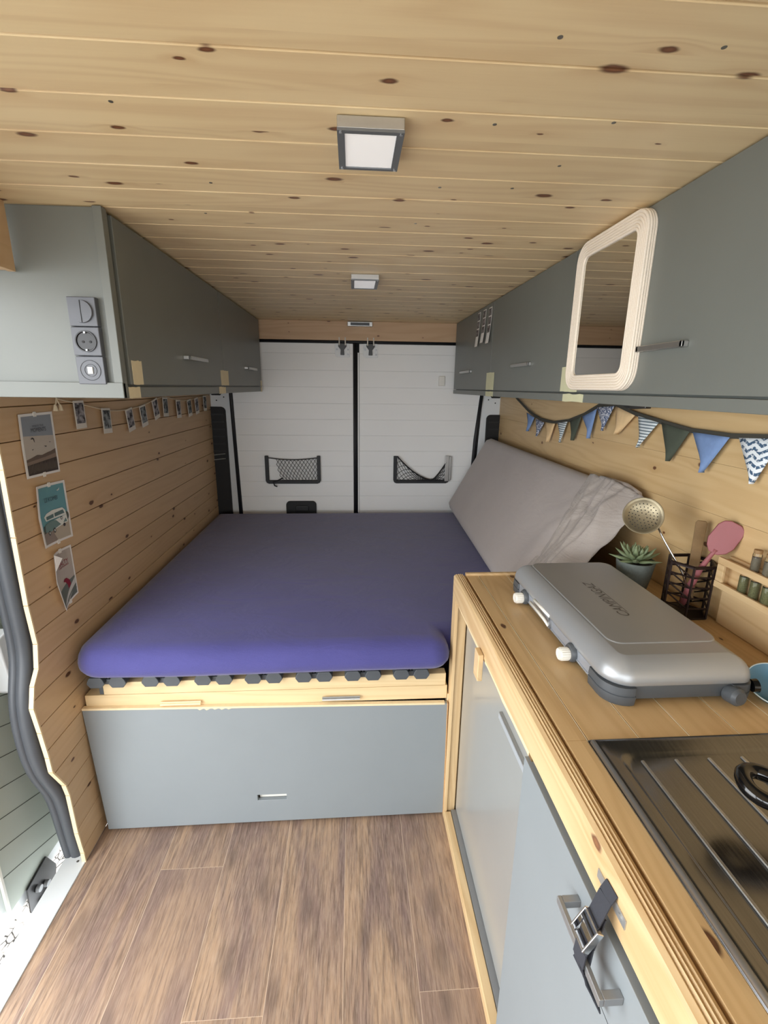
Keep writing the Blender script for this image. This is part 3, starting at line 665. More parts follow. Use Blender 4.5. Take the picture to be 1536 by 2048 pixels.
# ---------------------------------------------------------------- ceiling lamps
def lamp(x0, x1, y0, y1, lab, zf=1.858):
    t = thing('ceiling_lamp', lab, 'ceiling light', ((x0 + x1) / 2, (y0 + y1) / 2, zf), 'square ceiling lamps')
    bm = bmesh.new(); box(bm, x0, x1, y0, y1, zf, 1.8745); obj('housing', bm, m_alu, t, bevel=0.0015)
    bm = bmesh.new(); w = 0.011
    for b in ((x0, x0 + w, y0, y1), (x1 - w, x1, y0, y1), (x0 + w, x1 - w, y0, y0 + w * .8), (x0 + w, x1 - w, y1 - w * .7, y1)): box(bm, b[0], b[1], b[2], b[3], zf - 0.003, zf + 0.001)
    fr = obj('frame', bm, m_lampfr, t)
    bm = bmesh.new(); box(bm, x0 + w, x1 - w, y0 + w * .8, y1 - w * .7, zf - 0.001, zf + 0.002); obj('diffuser', bm, m_diff, t)
    for a in (x0 + 0.005, x1 - 0.005):
        for b in (y0 + .005, y1 - .005):
            bm = bmesh.new(); cyl(bm, (a, b, zf - 0.003), 0.0025, 0.001, (0, 0, -1), 10); obj('screw', bm, m_chrome, fr)
lamp(-0.021, 0.077, 0.792, 0.918, 'large square ceiling lamp with white diffuser, nearer the camera')
lamp(-0.004, 0.092, 1.765, 1.92, 'small-looking square ceiling lamp halfway to the rear doors')
t = thing('header_vent', 'small grey framed vent on the wooden board above the rear doors', 'vent', (0.044, 2.98, 1.846))
pbox('frame', m_alu, t, -0.03, 0.118, 2.966, 2.985, 1.8465, 1.872, bevel=0.002); pbox('grille', m_stoved, t, -0.012, 0.10, 2.9635, 2.967, 1.851, 1.867)
# screws in the ceiling boards
scr = [(-0.30, 0.60), (-0.33, 0.79), (0.23, 0.62), (0.42, 0.62), (0.21, 0.80), (0.38, 0.78), (-0.27, 1.05), (0.17, 1.03), (0.31, 1.02), (0.36, 0.92), (-0.33, 1.22), (0.15, 1.24)]
for i, (a, b) in enumerate(scr):
    bm = bmesh.new(); cyl(bm, (a, b, ZC + 0.001), 0.0032, 0.0014, (0, 0, -1), 12)
    tag(obj('ceiling_screw', bm, m_screw), 'small metal screw head sunk in the pine ceiling boards', 'screw', 'screws in the ceiling boards')

# ---------------------------------------------------------------- garlands and pictures
gl = [(1.461, 1.457), (1.50, 1.4495), (1.567, 1.440), (1.65, 1.425), (1.728, 1.411), (1.81, 1.405), (1.898, 1.405), (2.021, 1.414), (2.147, 1.434), (2.268, 1.449), (2.35, 1.436), (2.431, 1.426), (2.51, 1.421), (2.587, 1.422), (2.707, 1.427), (2.861, 1.437), (2.96, 1.445)]
bm = bmesh.new(); tube(bm, [(-0.862, a, b) for a, b in gl], 0.0022, 6)
t = thing('photo_garland', 'cream cord strung along the left wall with tasselled end, carrying small photos', 'garland', (-0.862, 2.2, 1.40))
obj('cord', bm, m_string, t)
for dy in (-0.014, 0.010):
    bm = bmesh.new(); tube(bm, [(-0.862, 1.461, 1.457), (-0.860, 1.461 + dy * .7, 1.440)], 0.0018, 6); lathe(bm, [(0.002, 0), (0.0045, -0.006), (0.0075, -0.019), (0, -0.019)], (-0.86, 1.461 + dy, 1.441), 10); obj('tassel', bm, m_string, t)
desc = ['nearest the tassel end, hanging straight', 'second from the tassel end, hanging lowest', 'third from the tassel end, tilted', 'fourth from the tassel end, tilted with dark picture', 'fifth from the tassel end, leaning most', 'sixth from the tassel end, hanging high',
        'seventh from the tassel end, in the second dip', 'eighth from the tassel end, narrow and tilted', 'ninth from the tassel end', 'last one beside the rear pillar']
PH = [(1.567, 1.448, 0), (1.728, 1.418, -.03), (1.898, 1.409, .16), (2.021, 1.417, .14), (2.147, 1.438, .22), (2.268, 1.443, -.03), (2.431, 1.427, 0), (2.587, 1.425, .12), (2.707, 1.431, .12), (2.861, 1.440, -.02)]
m_phs = [patt('small_photo_a', 'photo', S(176, 172, 174), S(40, 38, 42), 45), patt('small_photo_b', 'photo', S(150, 156, 156), S(44, 46, 48), 60)]
for i, (yc, zt, rot) in enumerate(PH):
    t = thing('instant_photo', 'white-bordered instant photo on the cord, ' + desc[i], 'photo', (-0.857, yc, zt - 0.086), 'instant photos on the left wall cord')
    Rm = Matrix.Translation((0, yc, zt)) @ Matrix.Rotation(rot, 4, 'X') @ Matrix.Translation((0, -yc, -zt))
    bm = bmesh.new(); box(bm, -0.8605, -0.8595, yc - 0.029, yc + 0.029, zt - 0.086, zt)
    xf(bm, Rm @ Matrix.Identity(4)); obj('card', bm, m_paperb, t)
    bm = bmesh.new(); box(bm, -0.8595, -0.8590, yc - 0.0235, yc + 0.0235, zt - 0.070, zt - 0.007); xf(bm, Rm); obj('picture', bm, m_phs[i % 2], t)
# posters: prints mapped on slightly curled paper
def poster(corners, lab, layers, curl, texts, fold=False):
    TL, TR, BR, BL = [Vector(c) for c in corners]
    def P(u, v, lift):       # u left->right (0..1), v bottom->top
        a = BL.lerp(BR, u); b = TL.lerp(TR, u); q = a.lerp(b, v)
        return Vector((XL + 0.0015 + lift + curl * ((1 - u) ** 2.5) * (0.55 + 0.45 * abs(2 * v - 1)), q.x, q.y))
    t = thing('poster', lab, 'poster', (XL + 0.001, (TL.x + TR.x) / 2, BL.y), 'picture prints pinned on the left wall')
    def layer(bm, polys, lift, mi):
        tb = bmesh.new()
        for pts in polys: tb.faces.new([tb.verts.new((a, b, 0)) for a, b in pts])
        for k in range(1, 10):
            g = tb.verts[:] + tb.edges[:] + tb.faces[:]
            bmesh.ops.bisect_plane(tb, geom=g, plane_co=(k / 10, 0, 0), plane_no=(1, 0, 0))
        for k in range(1, 8):
            g = tb.verts[:] + tb.edges[:] + tb.faces[:]
            bmesh.ops.bisect_plane(tb, geom=g, plane_co=(0, k / 8, 0), plane_no=(0, 1, 0))
        mp = {v: bm.verts.new(P(v.co.x, v.co.y, lift)) for v in tb.verts}
        for f in tb.faces:
            try: bm.faces.new([mp[v] for v in f.verts]).material_index = mi
            except ValueError: pass
        tb.free()
    bm = bmesh.new(); layer(bm, [[(0, 0), (1, 0), (1, 1), (0, 1)]], 0, 0)
    sh = obj('sheet', bm, m_paper, t)
    so = sh.modifiers.new('thick', 'SOLIDIFY'); so.thickness = 0.0004; so.offset = -1
    bm = bmesh.new(); mats = []
    lift = 0.0006
    for m, polys in layers:
        mats.append(m); layer(bm, polys, lift, len(mats) - 1); lift += 0.0003
    for m, txt, cx, cy, sw, shh in texts:
        vs, fs = text_faces(txt); wx = max(a for a, b in vs) - min(a for a, b in vs); hy = max(b for a, b in vs) - min(b for a, b in vs)
        mats.append(m); layer(bm, [[(cx + vs[i][0] / wx * sw, cy + vs[i][1] / hy * shh) for i in f] for f in fs], lift, len(mats) - 1)
    pr = obj('print', bm, mats, t)
    if fold:
        bm = bmesh.new(); a = P(0.0, 0.99, 0.002); b = P(0.0, 0.72, 0.002); c = P(0.21, 0.90, 0.016)
        prism(bm, [a, b, c], (0.0006, 0, 0)); obj('curled_corner', bm, m_paper, t)
    for uu, vv in ((0.46, 0.985), (0.5, 0.015)):
        bm = bmesh.new(); q = P(uu, vv, 0.001); prism(bm, [(q.x, q.y - .006, q.z - .007), (q.x, q.y + .006, q.z - .007), (q.x, q.y + .006, q.z + .006), (q.x, q.y - .006, q.z + .006)], (0.001, 0, 0)); obj('tack', bm, m_knob, t)
ell = lambda cx, cy, rx, ry, n=14: [(cx + rx * math.cos(2 * PI * k / n), cy + ry * math.sin(2 * PI * k / n)) for k in range(n)]
pc = lambda n, *c: plain('print_' + n, S(*c), 0.55, mottled=0.05, scale=30)
R = random.Random(3)
fullb = [(0.06, 0.04), (0.94, 0.04), (0.94, 0.96), (0.06, 0.96)]
poster([(1.294, 1.420), (1.442, 1.421), (1.435, 1.247), (1.284, 1.252)], 'topmost poster on the left wall, birds in a hazy sky over dark grass',
       [(pc('sky', 142, 150, 158), [fullb]), (pc('haze', 190, 182, 170), [[(0.06, 0.04), (0.94, 0.04), (0.94, 0.62), (0.06, 0.66)]]),
        (pc('hill', 104, 88, 76), [[(0.06, 0.04), (0.94, 0.04), (0.94, 0.40), (0.80, 0.37), (0.70, 0.36), (0.52, 0.33), (0.38, 0.345), (0.2, 0.31), (0.06, 0.29)]]),
        (pc('hill2', 138, 120, 106), [[(0.06, 0.04), (0.94, 0.04), (0.94, 0.33), (0.6, 0.29), (0.06, 0.25)]]),
        (pc('crowd', 62, 52, 46), [[(0.06, 0.04), (0.94, 0.04), (0.94, 0.26), (0.06, 0.20)]]),
        (pc('grass', 112, 100, 86), [[(x, 0.06 + R.random() * .05), (x + 0.015, 0.07), (x + 0.03, 0.2 + R.random() * .06), (x + 0.01, 0.18)] for x in [0.08 + 0.042 * k for k in range(20)]]),
        (pc('bird', 62, 60, 62), [[(0.24, 0.60), (0.29, 0.63), (0.34, 0.61), (0.35, 0.54), (0.33, 0.56), (0.31, 0.60)], [(0.60, 0.47), (0.68, 0.465), (0.66, 0.445)], [(0.76, 0.525), (0.82, 0.52), (0.79, 0.51)], [(0.24, 0.44), (0.30, 0.445), (0.26, 0.425)]])],
       0.004, [(pc('ink', 70, 72, 78), 'MOMENTS', 0.5, 0.735, 0.44, 0.065), (pc('ink', 70, 72, 78), 'ENJOY THE', 0.5, 0.80, 0.32, 0.035)])
poster([(1.298, 1.228), (1.447, 1.219), (1.445, 1.042), (1.291, 1.054)], 'middle poster on the left wall, retro camper van under a teal sky',
       [(pc('teal', 104, 158, 168), [fullb]), (pc('road', 186, 176, 158), [[(0.06, 0.04), (0.94, 0.04), (0.94, 0.33), (0.06, 0.26)]]), (pc('roadd', 150, 138, 130), [[(0.06, 0.04), (0.5, 0.04), (0.35, 0.25), (0.06, 0.22)]]),
        (pc('bushes', 78, 86, 78), [[(0.06, 0.22), (0.35, 0.25), (0.3, 0.36), (0.1, 0.34)], ell(0.9, 0.40, 0.06, 0.07)]),
        (pc('vanw', 226, 230, 224), [[(0.16, 0.48), (0.2, 0.41), (0.88, 0.42), (0.86, 0.50), (0.78, 0.555), (0.45, 0.56), (0.25, 0.53)], [(0.14, 0.36), (0.88, 0.42), (0.90, 0.29), (0.30, 0.22)]]),
        (pc('vang', 112, 140, 138), [[(0.12, 0.24), (0.14, 0.36), (0.35, 0.40), (0.52, 0.38), (0.66, 0.285), (0.30, 0.22)], [(0.74, 0.30), (0.84, 0.37), (0.87, 0.30)]]),
        (pc('glass', 92, 118, 118), [[(0.22, 0.48), (0.22, 0.425), (0.46, 0.435), (0.46, 0.495)], [(0.50, 0.50), (0.50, 0.44), (0.82, 0.455), (0.78, 0.52)]]),
        (pc('bird', 62, 60, 62), [ell(0.24, 0.21, 0.035, 0.04), ell(0.42, 0.225, 0.04, 0.045), ell(0.76, 0.26, 0.04, 0.03), ell(0.70, 0.385, 0.035, 0.028)]),
        (pc('vanw', 226, 230, 224), [ell(0.24, 0.21, 0.015, 0.02), ell(0.42, 0.225, 0.018, 0.022), ell(0.70, 0.385, 0.02, 0.016), [(0.66, 0.865), (0.72, 0.872), (0.77, 0.90), (0.75, 0.865), (0.70, 0.852)]])],
       0.014, [(pc('ink2', 62, 84, 96), 'LE KOMBI', 0.44, 0.745, 0.44, 0.07)])
poster([(1.307, 1.030), (1.426, 1.021), (1.425, 0.861), (1.320, 0.848)], 'lowest poster on the left wall, red surfboard fin over grey sea, curled corner',
       [(pc('mist', 188, 180, 170), [fullb]), (pc('sea', 108, 116, 110), [[(0.06, 0.04), (0.94, 0.04), (0.94, 0.40), (0.06, 0.33)]]),
        (pc('foam', 208, 208, 204), [[(0.06, 0.06), (0.4, 0.16), (0.94, 0.36), (0.94, 0.22), (0.5, 0.06)]]), (pc('sea', 108, 116, 110), [[(0.3, 0.07), (0.94, 0.24), (0.94, 0.20), (0.4, 0.06)], [(0.62, 0.06), (0.94, 0.16), (0.94, 0.13), (0.72, 0.06)]]),
        (pc('fin', 140, 30, 52), [[(0.36, 0.42), (0.42, 0.46), (0.54, 0.455), (0.66, 0.39), (0.70, 0.30), (0.55, 0.24), (0.53, 0.33), (0.45, 0.40)]])],
       0.022, [(pc('red', 150, 44, 56), 'SALTY', 0.5, 0.75, 0.50, 0.075), (pc('red', 150, 44, 56), 'MEMORIES', 0.5, 0.685, 0.5, 0.035)], True)
# bunting on the right wall
t = thing('bunting', 'string of triangular fabric flags on dark tape along the right wall', 'bunting', (0.925, 1.8, 1.28))
bs = [(2.70, 1.462), (2.664, 1.448), (2.472, 1.39), (2.38, 1.37), (2.294, 1.356), (2.144, 1.351), (1.988, 1.37), (1.857, 1.403), (1.745, 1.444), (1.639, 1.448), (1.507, 1.425), (1.365, 1.408), (1.242, 1.395), (1.1, 1.394), (0.98, 1.403), (0.85, 1.42)]
bm = bmesh.new()
for (a, b), (c, d) in zip(bs, bs[1:]):
    prism(bm, [(0.921, a, b - 0.006), (0.921, a, b + 0.007), (0.921, c, d + 0.007), (0.921, c, d - 0.006)], (0.0025, 0, 0))
obj('tape', bm, f_tape, t)
FL = [((2.484, 1.379), (2.371, 1.359), (2.431, 1.286), f_blue, 'pale blue flag'), ((2.354, 1.357), (2.239, 1.343), (2.313, 1.271), f_flor, 'blue and white floral flag'), ((2.234, 1.346), (2.117, 1.348), (2.164, 1.26), f_cream, 'cream flag'),
      ((2.089, 1.354), (1.992, 1.366), (2.036, 1.272), f_scal, 'blue scallop-print flag'), ((1.968, 1.37), (1.872, 1.394), (1.92, 1.294), f_green, 'dark green flag'), ((1.864, 1.395), (1.756, 1.430), (1.779, 1.317), f_blue, 'pale blue flag'),
      ((1.758, 1.436), (1.637, 1.445), (1.692, 1.354), f_flor, 'floral flag'), ((1.629, 1.445), (1.505, 1.42), (1.594, 1.351), f_cream, 'cream flag with cord print'), ((1.487, 1.42), (1.379, 1.406), (1.458, 1.322), f_scal, 'blue scallop-print flag'),
      ((1.365, 1.407), (1.24, 1.392), (1.306, 1.301), f_green, 'dark green flag'), ((1.228, 1.392), (1.098, 1.391), (1.161, 1.293), f_blue, 'blue flag'), ((1.07, 1.393), (0.955, 1.402), (1.006, 1.294), f_ikat, 'blue and white zigzag flag')]
for a, b, c, m, lb in FL:
    bm = bmesh.new(); N = 7; rows = []
    for k in range(N + 1):
        q = k / N; A = Vector(a).lerp(Vector(c), q); B = Vector(b).lerp(Vector(c), q); row = []
        for j in range(5):
            s = j / 4; p = A.lerp(B, s); row.append(bm.verts.new((0.9205 - 0.012 * q * math.sin(PI * s) - 0.004 * math.sin(3 * s + a[0] * 20) * q, p.x, p.y)))
        rows.append(row)
    for r1, r2 in zip(rows, rows[1:]):
        for j in range(4): bm.faces.new((r1[j], r1[j + 1], r2[j + 1], r2[j]))
    bmesh.ops.remove_doubles(bm, verts=bm.verts, dist=1e-5)
    f = obj('flag', bm, m, t, smooth=True); f['label'] = lb
    so = f.modifiers.new('thick', 'SOLIDIFY'); so.thickness = 0.0012
bm = bmesh.new(); prism(bm, [(0.89, 1.41, 1.4655), (0.89, 1.56, 1.4655), (0.89, 1.56, 1.452), (0.89, 1.50, 1.440), (0.89, 1.41, 1.446)], (0.02, 0, 0))
tag(obj('cable_clip', bm, m_gloss, bevel=0.002), 'glossy black clip under the right cabinet, behind the bunting', 'clip')

# ---------------------------------------------------------------- bed
def inset_poly(pts):
    n = len(pts)
    def f(ins):
        out = []
        for i in range(n):
            p0 = Vector(pts[i - 1]); p = Vector(pts[i]); p1 = Vector(pts[(i + 1) % n])
            d0 = (p - p0).normalized(); d1 = (p1 - p).normalized(); n0 = Vector((-d0.y, d0.x)); n1 = Vector((-d1.y, d1.x))
            b = n0 + n1; b = b / max(b.length_squared / 2, 0.3); q = p + b * ins; out.append((q.x, q.y))
        return out
    return f
arc = lambda cx, cy, r, a0, a1, n=8: [(cx + r * math.cos(a0 + (a1 - a0) * k / n), cy + r * math.sin(a0 + (a1 - a0) * k / n)) for k in range(n + 1)]
out = arc(-0.868 + 0.10, 1.288 + 0.10, 0.10, PI, 1.5 * PI) + [(-0.55, 1.283), (-0.3, 1.286), (0.0, 1.290)] + arc(0.311 - 0.066, 1.290 + 0.066, 0.066, -PI / 2, 0, 6) + [(0.311, 1.385)] + [(0.928, 1.385), (0.928, 2.93), (0.249, 2.93), (-0.868, 2.93), (-0.868, 2.2), (-0.868, 1.7)]
bm = bmesh.new(); slab(bm, inset_poly(out), [(0.626, 0.040), (0.628, 0.024), (0.636, 0.010), (0.650, 0.001), (0.666, 0.0), (0.684, 0.004), (0.702, 0.013), (0.715, 0.027), (0.722, 0.042), (0.727, 0.062)])
bm.verts.ensure_lookup_table(); bm.faces.ensure_lookup_table(); n_ = len(out); ic = out.index((0.311, 1.385)); ir = out.index((0.249, 2.93))
for lv in (0, 9):
    va, vb = bm.verts[lv * n_ + ic], bm.verts[lv * n_ + ir]; fc = [f for f in bm.faces if len(f.verts) == n_ and va in f.verts][0]
    bmesh.utils.face_split(fc, va, vb)
mt = obj('mattress', bm, m_navy, smooth='auto', ang=60); tag(mt, 'mattress under a fitted navy blue sheet on the bed platform', 'mattress')
t = thing('bed_platform', 'pine bed platform with black slat holders and grey drop-down front panel', 'bed', (-0.28, 1.36, 0.0))
pbox('front_beam', m_beam, t, -0.800, 0.305, 1.352, 1.385, 0.537, 0.582, bevel=0.002)
pbox('ledge', m_beam, t, -0.862, 0.312, 1.3545, 1.395, 0.484, 0.5345, bevel=0.002)
pbox('end_bracket', m_stoved, t, -0.812, -0.800, 1.352, 1.385, 0.54, 0.585, bevel=0.001)
for y0 in (2.1, 2.85): pbox('cross_beam', m_beam, t, -0.86, 0.30, y0, y0 + 0.04, 0.50, 0.614)
cent = [-0.775, -0.609, -0.447, -0.290, -0.130, 0.028, 0.186]
for c in cent:
    sl = pbox('slat', m_oldwood, t, c - 0.045, c + 0.045, 1.40, 2.88, 0.615, 0.6255)
    bm = bmesh.new()
    for s in (-1, 1):
        cx = c + s * 0.033; w = 0.027
        pts = [(cx - w, 0.592), (cx - w + .010, 0.577), (cx + w - .010, 0.577), (cx + w, 0.592), (cx + w - .004, 0.604), (cx + w - .010, 0.613), (cx - w + .010, 0.613), (cx - w + .004, 0.604)]
        prism(bm, [(a, 1.330, b) for a, b in pts], (0, 0.075, 0))
    for q in range(3): box(bm, c - 0.012 + q * .009, c - 0.008 + q * .009, 1.345, 1.39, 0.600, 0.608)
    box(bm, c - 0.02, c + 0.02, 1.345, 1.40, 0.580, 0.598)
    obj('slat_holder', bm, m_stoved, t, bevel=0.003)
# front panel with finger slot (quad slightly skewed like the real board)
TL = Vector((-0.869, 0.4945)); TR = Vector((0.313, 0.4745)); BL = Vector((-0.851, 0.011)); BR = Vector((0.318, 0.016))
def PP(u, v): return BL.lerp(BR, u).lerp(TL.lerp(TR, u), v)
slot = [(0.442, 0.197), (0.527, 0.197), (0.527, 0.245), (0.442, 0.245)]
us = [0, slot[0][0], slot[1][0], 1]; vsn = [0, slot[0][1], slot[2][1], 1]
bm = bmesh.new(); grid = {}
for i, u in enumerate(us):
    for j, v in enumerate(vsn):
        q = PP(u, v); grid[i, j, 0] = bm.verts.new((q.x, 1.340, q.y)); grid[i, j, 1] = bm.verts.new((q.x, 1.354, q.y))
for i in range(3):
    for j in range(3):
        if (i, j) == (1, 1): continue
        for s in (0, 1): bm.faces.new([grid[i, j, s], grid[i + 1, j, s], grid[i + 1, j + 1, s], grid[i, j + 1, s]])
def wall_(a, b): bm.faces.new([grid[a + (0,)], grid[b + (0,)], grid[b + (1,)], grid[a + (1,)]])
for i in range(3): wall_((i, 0), (i + 1, 0)); wall_((i, 3), (i + 1, 3)); wall_((0, i), (0, i + 1)); wall_((3, i), (3, i + 1))
wall_((1, 1), (2, 1)); wall_((1, 2), (2, 2)); wall_((1, 1), (1, 2)); wall_((2, 1), (2, 2))
fp = obj('front_panel', bm, m_greyp, t, bevel=0.0015); fp['label'] = 'blue-grey painted drop-down panel with a finger slot'
q0 = TL; q1 = TR
bm = bmesh.new(); prism(bm, [(q0.x, 1.3395, q0.y - .004), (q1.x - .01, 1.3395, q1.y - .004), (q1.x - .01, 1.3395, q1.y + .003), (q0.x, 1.3395, q0.y + .003)], (0, 0.0145, 0))
for xx in (-0.510, -0.488, -0.462, -0.44, -0.418): zz = q0.y + (q1.y - q0.y) * (xx - q0.x) / (q1.x - q0.x); prism(bm, [(xx, 1.3393, zz - .003), (xx + .008, 1.3393, zz - .011 + random.random() * .004), (xx + .022, 1.3393, zz - .003)], (0, 0.0005, 0))
obj('bare_top_edge', bm, m_edge, fp)
bm = bmesh.new(); prism(bm, [(TR.x - .002, 1.3393, TR.y), (BR.x - .002, 1.3393, BR.y), (BR.x + .0015, 1.3393, BR.y), (TR.x + .0015, 1.3393, TR.y)], (0, 0.0152, 0)); obj('bare_side_edge', bm, m_ply, fp)
pbox('slot_lining', m_knob, fp, PP(.442, 0).x + .002, PP(.527, 0).x - .002, 1.356, 1.358, 0.104, 0.119)
for xa, xb, m in ((-0.625, -0.498, m_edge), (-0.106, 0.018, m_zinc)):
    bm = bmesh.new(); zc = 0.505; box(bm, xa, xb, 1.3455, 1.3485, zc - 0.006, zc + 0.004); tube(bm, [(xa, 1.343, zc - .004), (xb, 1.343, zc - .004)], 0.0035, 8); obj('hinge', bm, m, t)
pbox('side_board', m_edge, t, 0.3132, 0.3178, 1.356, 1.385, 0.03, 0.50)

# leaning grey mattress: slab whose face runs from the bed up to the right wall
def GF(s, v, lift=0.0):
    """s 0(rear)..1(front), v 0(bottom)..1(top) on the visible face"""
    B = Vector((0.602, 2.93, 0.765)).lerp(Vector((0.545, 1.44, 0.765)), s); T = Vector((0.842, 2.93, 1.208)).lerp(Vector((0.872, 1.44, 1.200)), s)
    n = (T - B).cross(Vector((0, 1, 0))).normalized()
    if n.x > 0: n = -n
    return B.lerp(T, v) + n * lift, n
bm = bmesh.new(); NS, NV = 48, 22; TH = 0.078; R = random.Random(11)
from mathutils import noise as mn
def wr(s, v):
    k = max(0, (s - 0.80) / 0.2); k = min(1, k * 2.2)
    P = Vector((s * 14, v * 5, 0)); a = mn.fractal(P, 0.9, 2.0, 4); b = 1 - abs(mn.noise(Vector((s * 22 + v * 6, v * 3, 4)))) * 2
    return k * (0.010 * a + 0.010 * b) + 0.0015 * mn.noise(Vector((s * 5, v * 3, 9)))
def rnd_edge(v, s):
    e = 0
    for q in (v, 1 - v): 
        if q < 0.07: e += 0.022 * (1 - math.sqrt(max(0, 1 - (1 - q / 0.07) ** 2)))
    for q in (s, 1 - s):
        if q < 0.02: e += 0.018 * (1 - math.sqrt(max(0, 1 - (1 - q / 0.02) ** 2)))
    return e
fr = {}; bk = {}
for i in range(NS + 1):
    for j in range(NV + 1):
        s = i / NS; v = j / NV; fr[i, j] = bm.verts.new(GF(s, v, wr(s, v) - rnd_edge(v, s))[0]); p, n = GF(s, v, -TH + rnd_edge(v, s)); p.x = min(p.x, 0.932); p.z = max(p.z, 0.732); bk[i, j] = bm.verts.new(p)
for i in range(NS):
    for j in range(NV): bm.faces.new((fr[i, j], fr[i + 1, j], fr[i + 1, j + 1], fr[i, j + 1])); bm.faces.new((bk[i, j], bk[i, j + 1], bk[i + 1, j + 1], bk[i + 1, j]))
for i in range(NS):
    for j in (0, NV): bm.faces.new((fr[i, j], fr[i + 1, j], bk[i + 1, j], bk[i, j]))
for j in range(NV):
    for i in (0, NS): bm.faces.new((fr[i, j], fr[i, j + 1], bk[i, j + 1], bk[i, j]))
t = thing('folding_mattress', 'spare mattress in a pale grey sheet leaning against the right wall on the bed', 'mattress', (0.72, 2.2, 0.73))
obj('padding', bm, m_greyf, t, smooth=True)
# loose bunched end of the sheet
bm = bmesh.new(); NS, NV = 64, 60; vv = {}
for i in range(NS + 1):
    for j in range(NV + 1):
        a = i / NS; v = j / NV
        s0 = 0.865 + 0.0 * v + (0.075 * (1 - v)); s = s0 + (1.055 - s0) * a
        ridge = 1 - abs(mn.noise(Vector((a * 4 + v * 2.2, v * 1.3, 2)))) * 2.4; r2 = 1 - abs(mn.noise(Vector((a * 9 - v * 3.5, v * 3 + a * 2, 7)))) * 2.2
        amp = min(1, a * 5) * (0.6 + 0.4 * a)
        lift = 0.003 + amp * (0.012 + 0.011 * ridge + 0.006 * r2)
        if a > 0.80: lift -= (a - 0.80) * 0.32
        p, n = GF(s, v * 1.0 - 0.0, lift); p.x = min(p.x, 0.93); vv[i, j] = bm.verts.new(p)
for i in range(NS):
    for j in range(NV): bm.faces.new((vv[i, j], vv[i + 1, j], vv[i + 1, j + 1], vv[i, j + 1]))
ls = obj('loose_sheet_end', bm, m_greyw, t, smooth=True); ls['label'] = 'creased loose end of the grey sheet'
so = ls.modifiers.new('thick', 'SOLIDIFY'); so.thickness = 0.002
bm = bmesh.new(); pts = [(0.862, 1.56, 1.205), (0.872, 1.50, 1.198), (0.885, 1.44, 1.190), (0.90, 1.40, 1.175), (0.905, 1.385, 1.15)]
tube(bm, pts, 0.012, 10, rs=[0.006, 0.014, 0.019, 0.018, 0.01]); obj('rolled_hem', bm, m_greyf, ls, smooth=True)

# ---------------------------------------------------------------- kitchen unit
ZK = 0.927; XK = 0.318
t = thing('kitchen_cabinet', 'pine-framed kitchen cabinet with blue-grey door on the right side of the aisle', 'cabinet', (0.6, 0.5, 0.0))
YE = 1.372
# frame: top rail (front face + upper strip with beading)
bm = bmesh.new()
prism(bm, [(XK, -0.6, 0.858), (XK, -0.6, 0.921), (XK + .003, -0.6, 0.925), (XK + .010, -0.6, 0.928), (XK + 0.0125, -0.6, 0.926), (XK + .0155, -0.6, 0.929), (XK + .018, -0.6, 0.926), (XK + .021, -0.6, 0.929), (XK + .024, -0.6, 0.926), (XK + .027, -0.6, 0.9285), (XK + .030, -0.6, 0.924), (XK + .034, -0.6, 0.9225), (XK + .034, -0.6, 0.858)], (0, YE + 0.6, 0))
obj('top_rail', bm, m_frame, t)
pbox('corner_post', m_framez, t, XK, XK + 0.010, YE - 0.044, YE, 0.0, 0.857, bevel=0.001)
pbox('corner_post', m_framez, t, XK + 0.0105, XK + 0.040, YE - 0.036, YE, 0.0, 0.857, bevel=0.0015)
pbox('end_board', m_framez, t, XK + 0.041, 0.925, YE - 0.012, YE, 0.0, 0.90)
pbox('base_rail', m_frame, t, XK, XK + 0.024, -0.6, YE - 0.046, 0.0, 0.036, bevel=0.002)
bm = bmesh.new(); prism(bm, [(XK + .003, 0.70, 0.857), (XK + .003, 1.30, 0.857), (XK + .003, 1.30, 0.848), (XK + .003, 1.05, 0.843), (XK + .003, 0.98, 0.847), (XK + .003, 0.90, 0.845), (XK + .003, 0.86, 0.841), (XK + .003, 0.80, 0.843), (XK + .003, 0.70, 0.843)], (0.014, 0, 0)); obj('inner_batten', bm, m_edge, t)
pbox('turn_button', m_frame, t, XK - 0.014, XK - 0.001, 1.000, 1.038, 0.795, 0.868, bevel=0.002)
pbox('batten_end', m_oldwood, t, XK + .002, XK + .018, 0.686, 0.7, 0.841, 0.8575)
dr = pbox('door', m_greyp, t, XK - 0.006, XK + 0.012, -0.6, 0.700, 0.045, 0.846, bevel=0.001)
pbox('door_groove', m_deep, dr, XK - 0.0062, XK - 0.0055, -0.6, 0.455, 0.7385, 0.7398)
bm = bmesh.new(); hx = XK - 0.006
for yy in (0.367, 0.474): box(bm, hx - 0.024, hx, yy - 0.005, yy + 0.005, 0.803, 0.815)
box(bm, hx - 0.030, hx - 0.024, 0.362, 0.479, 0.803, 0.815); obj('handle', bm, m_satin, dr, bevel=0.001)
pbox('side_panel', m_greyp, t, XK + 0.013, 0.9, 0.672, 0.688, 0.0, 0.855)
for yy in (0.438, 0.402):
    bm = bmesh.new(); box(bm, XK - 0.0015, XK, yy - 0.014, yy + 0.014, 0.883, 0.897); cyl(bm, (XK - 0.0015, yy - 0.004, 0.890), 0.004, 0.0015, (-1, 0, 0), 10); obj('strap_bracket', bm, m_zinc, t)
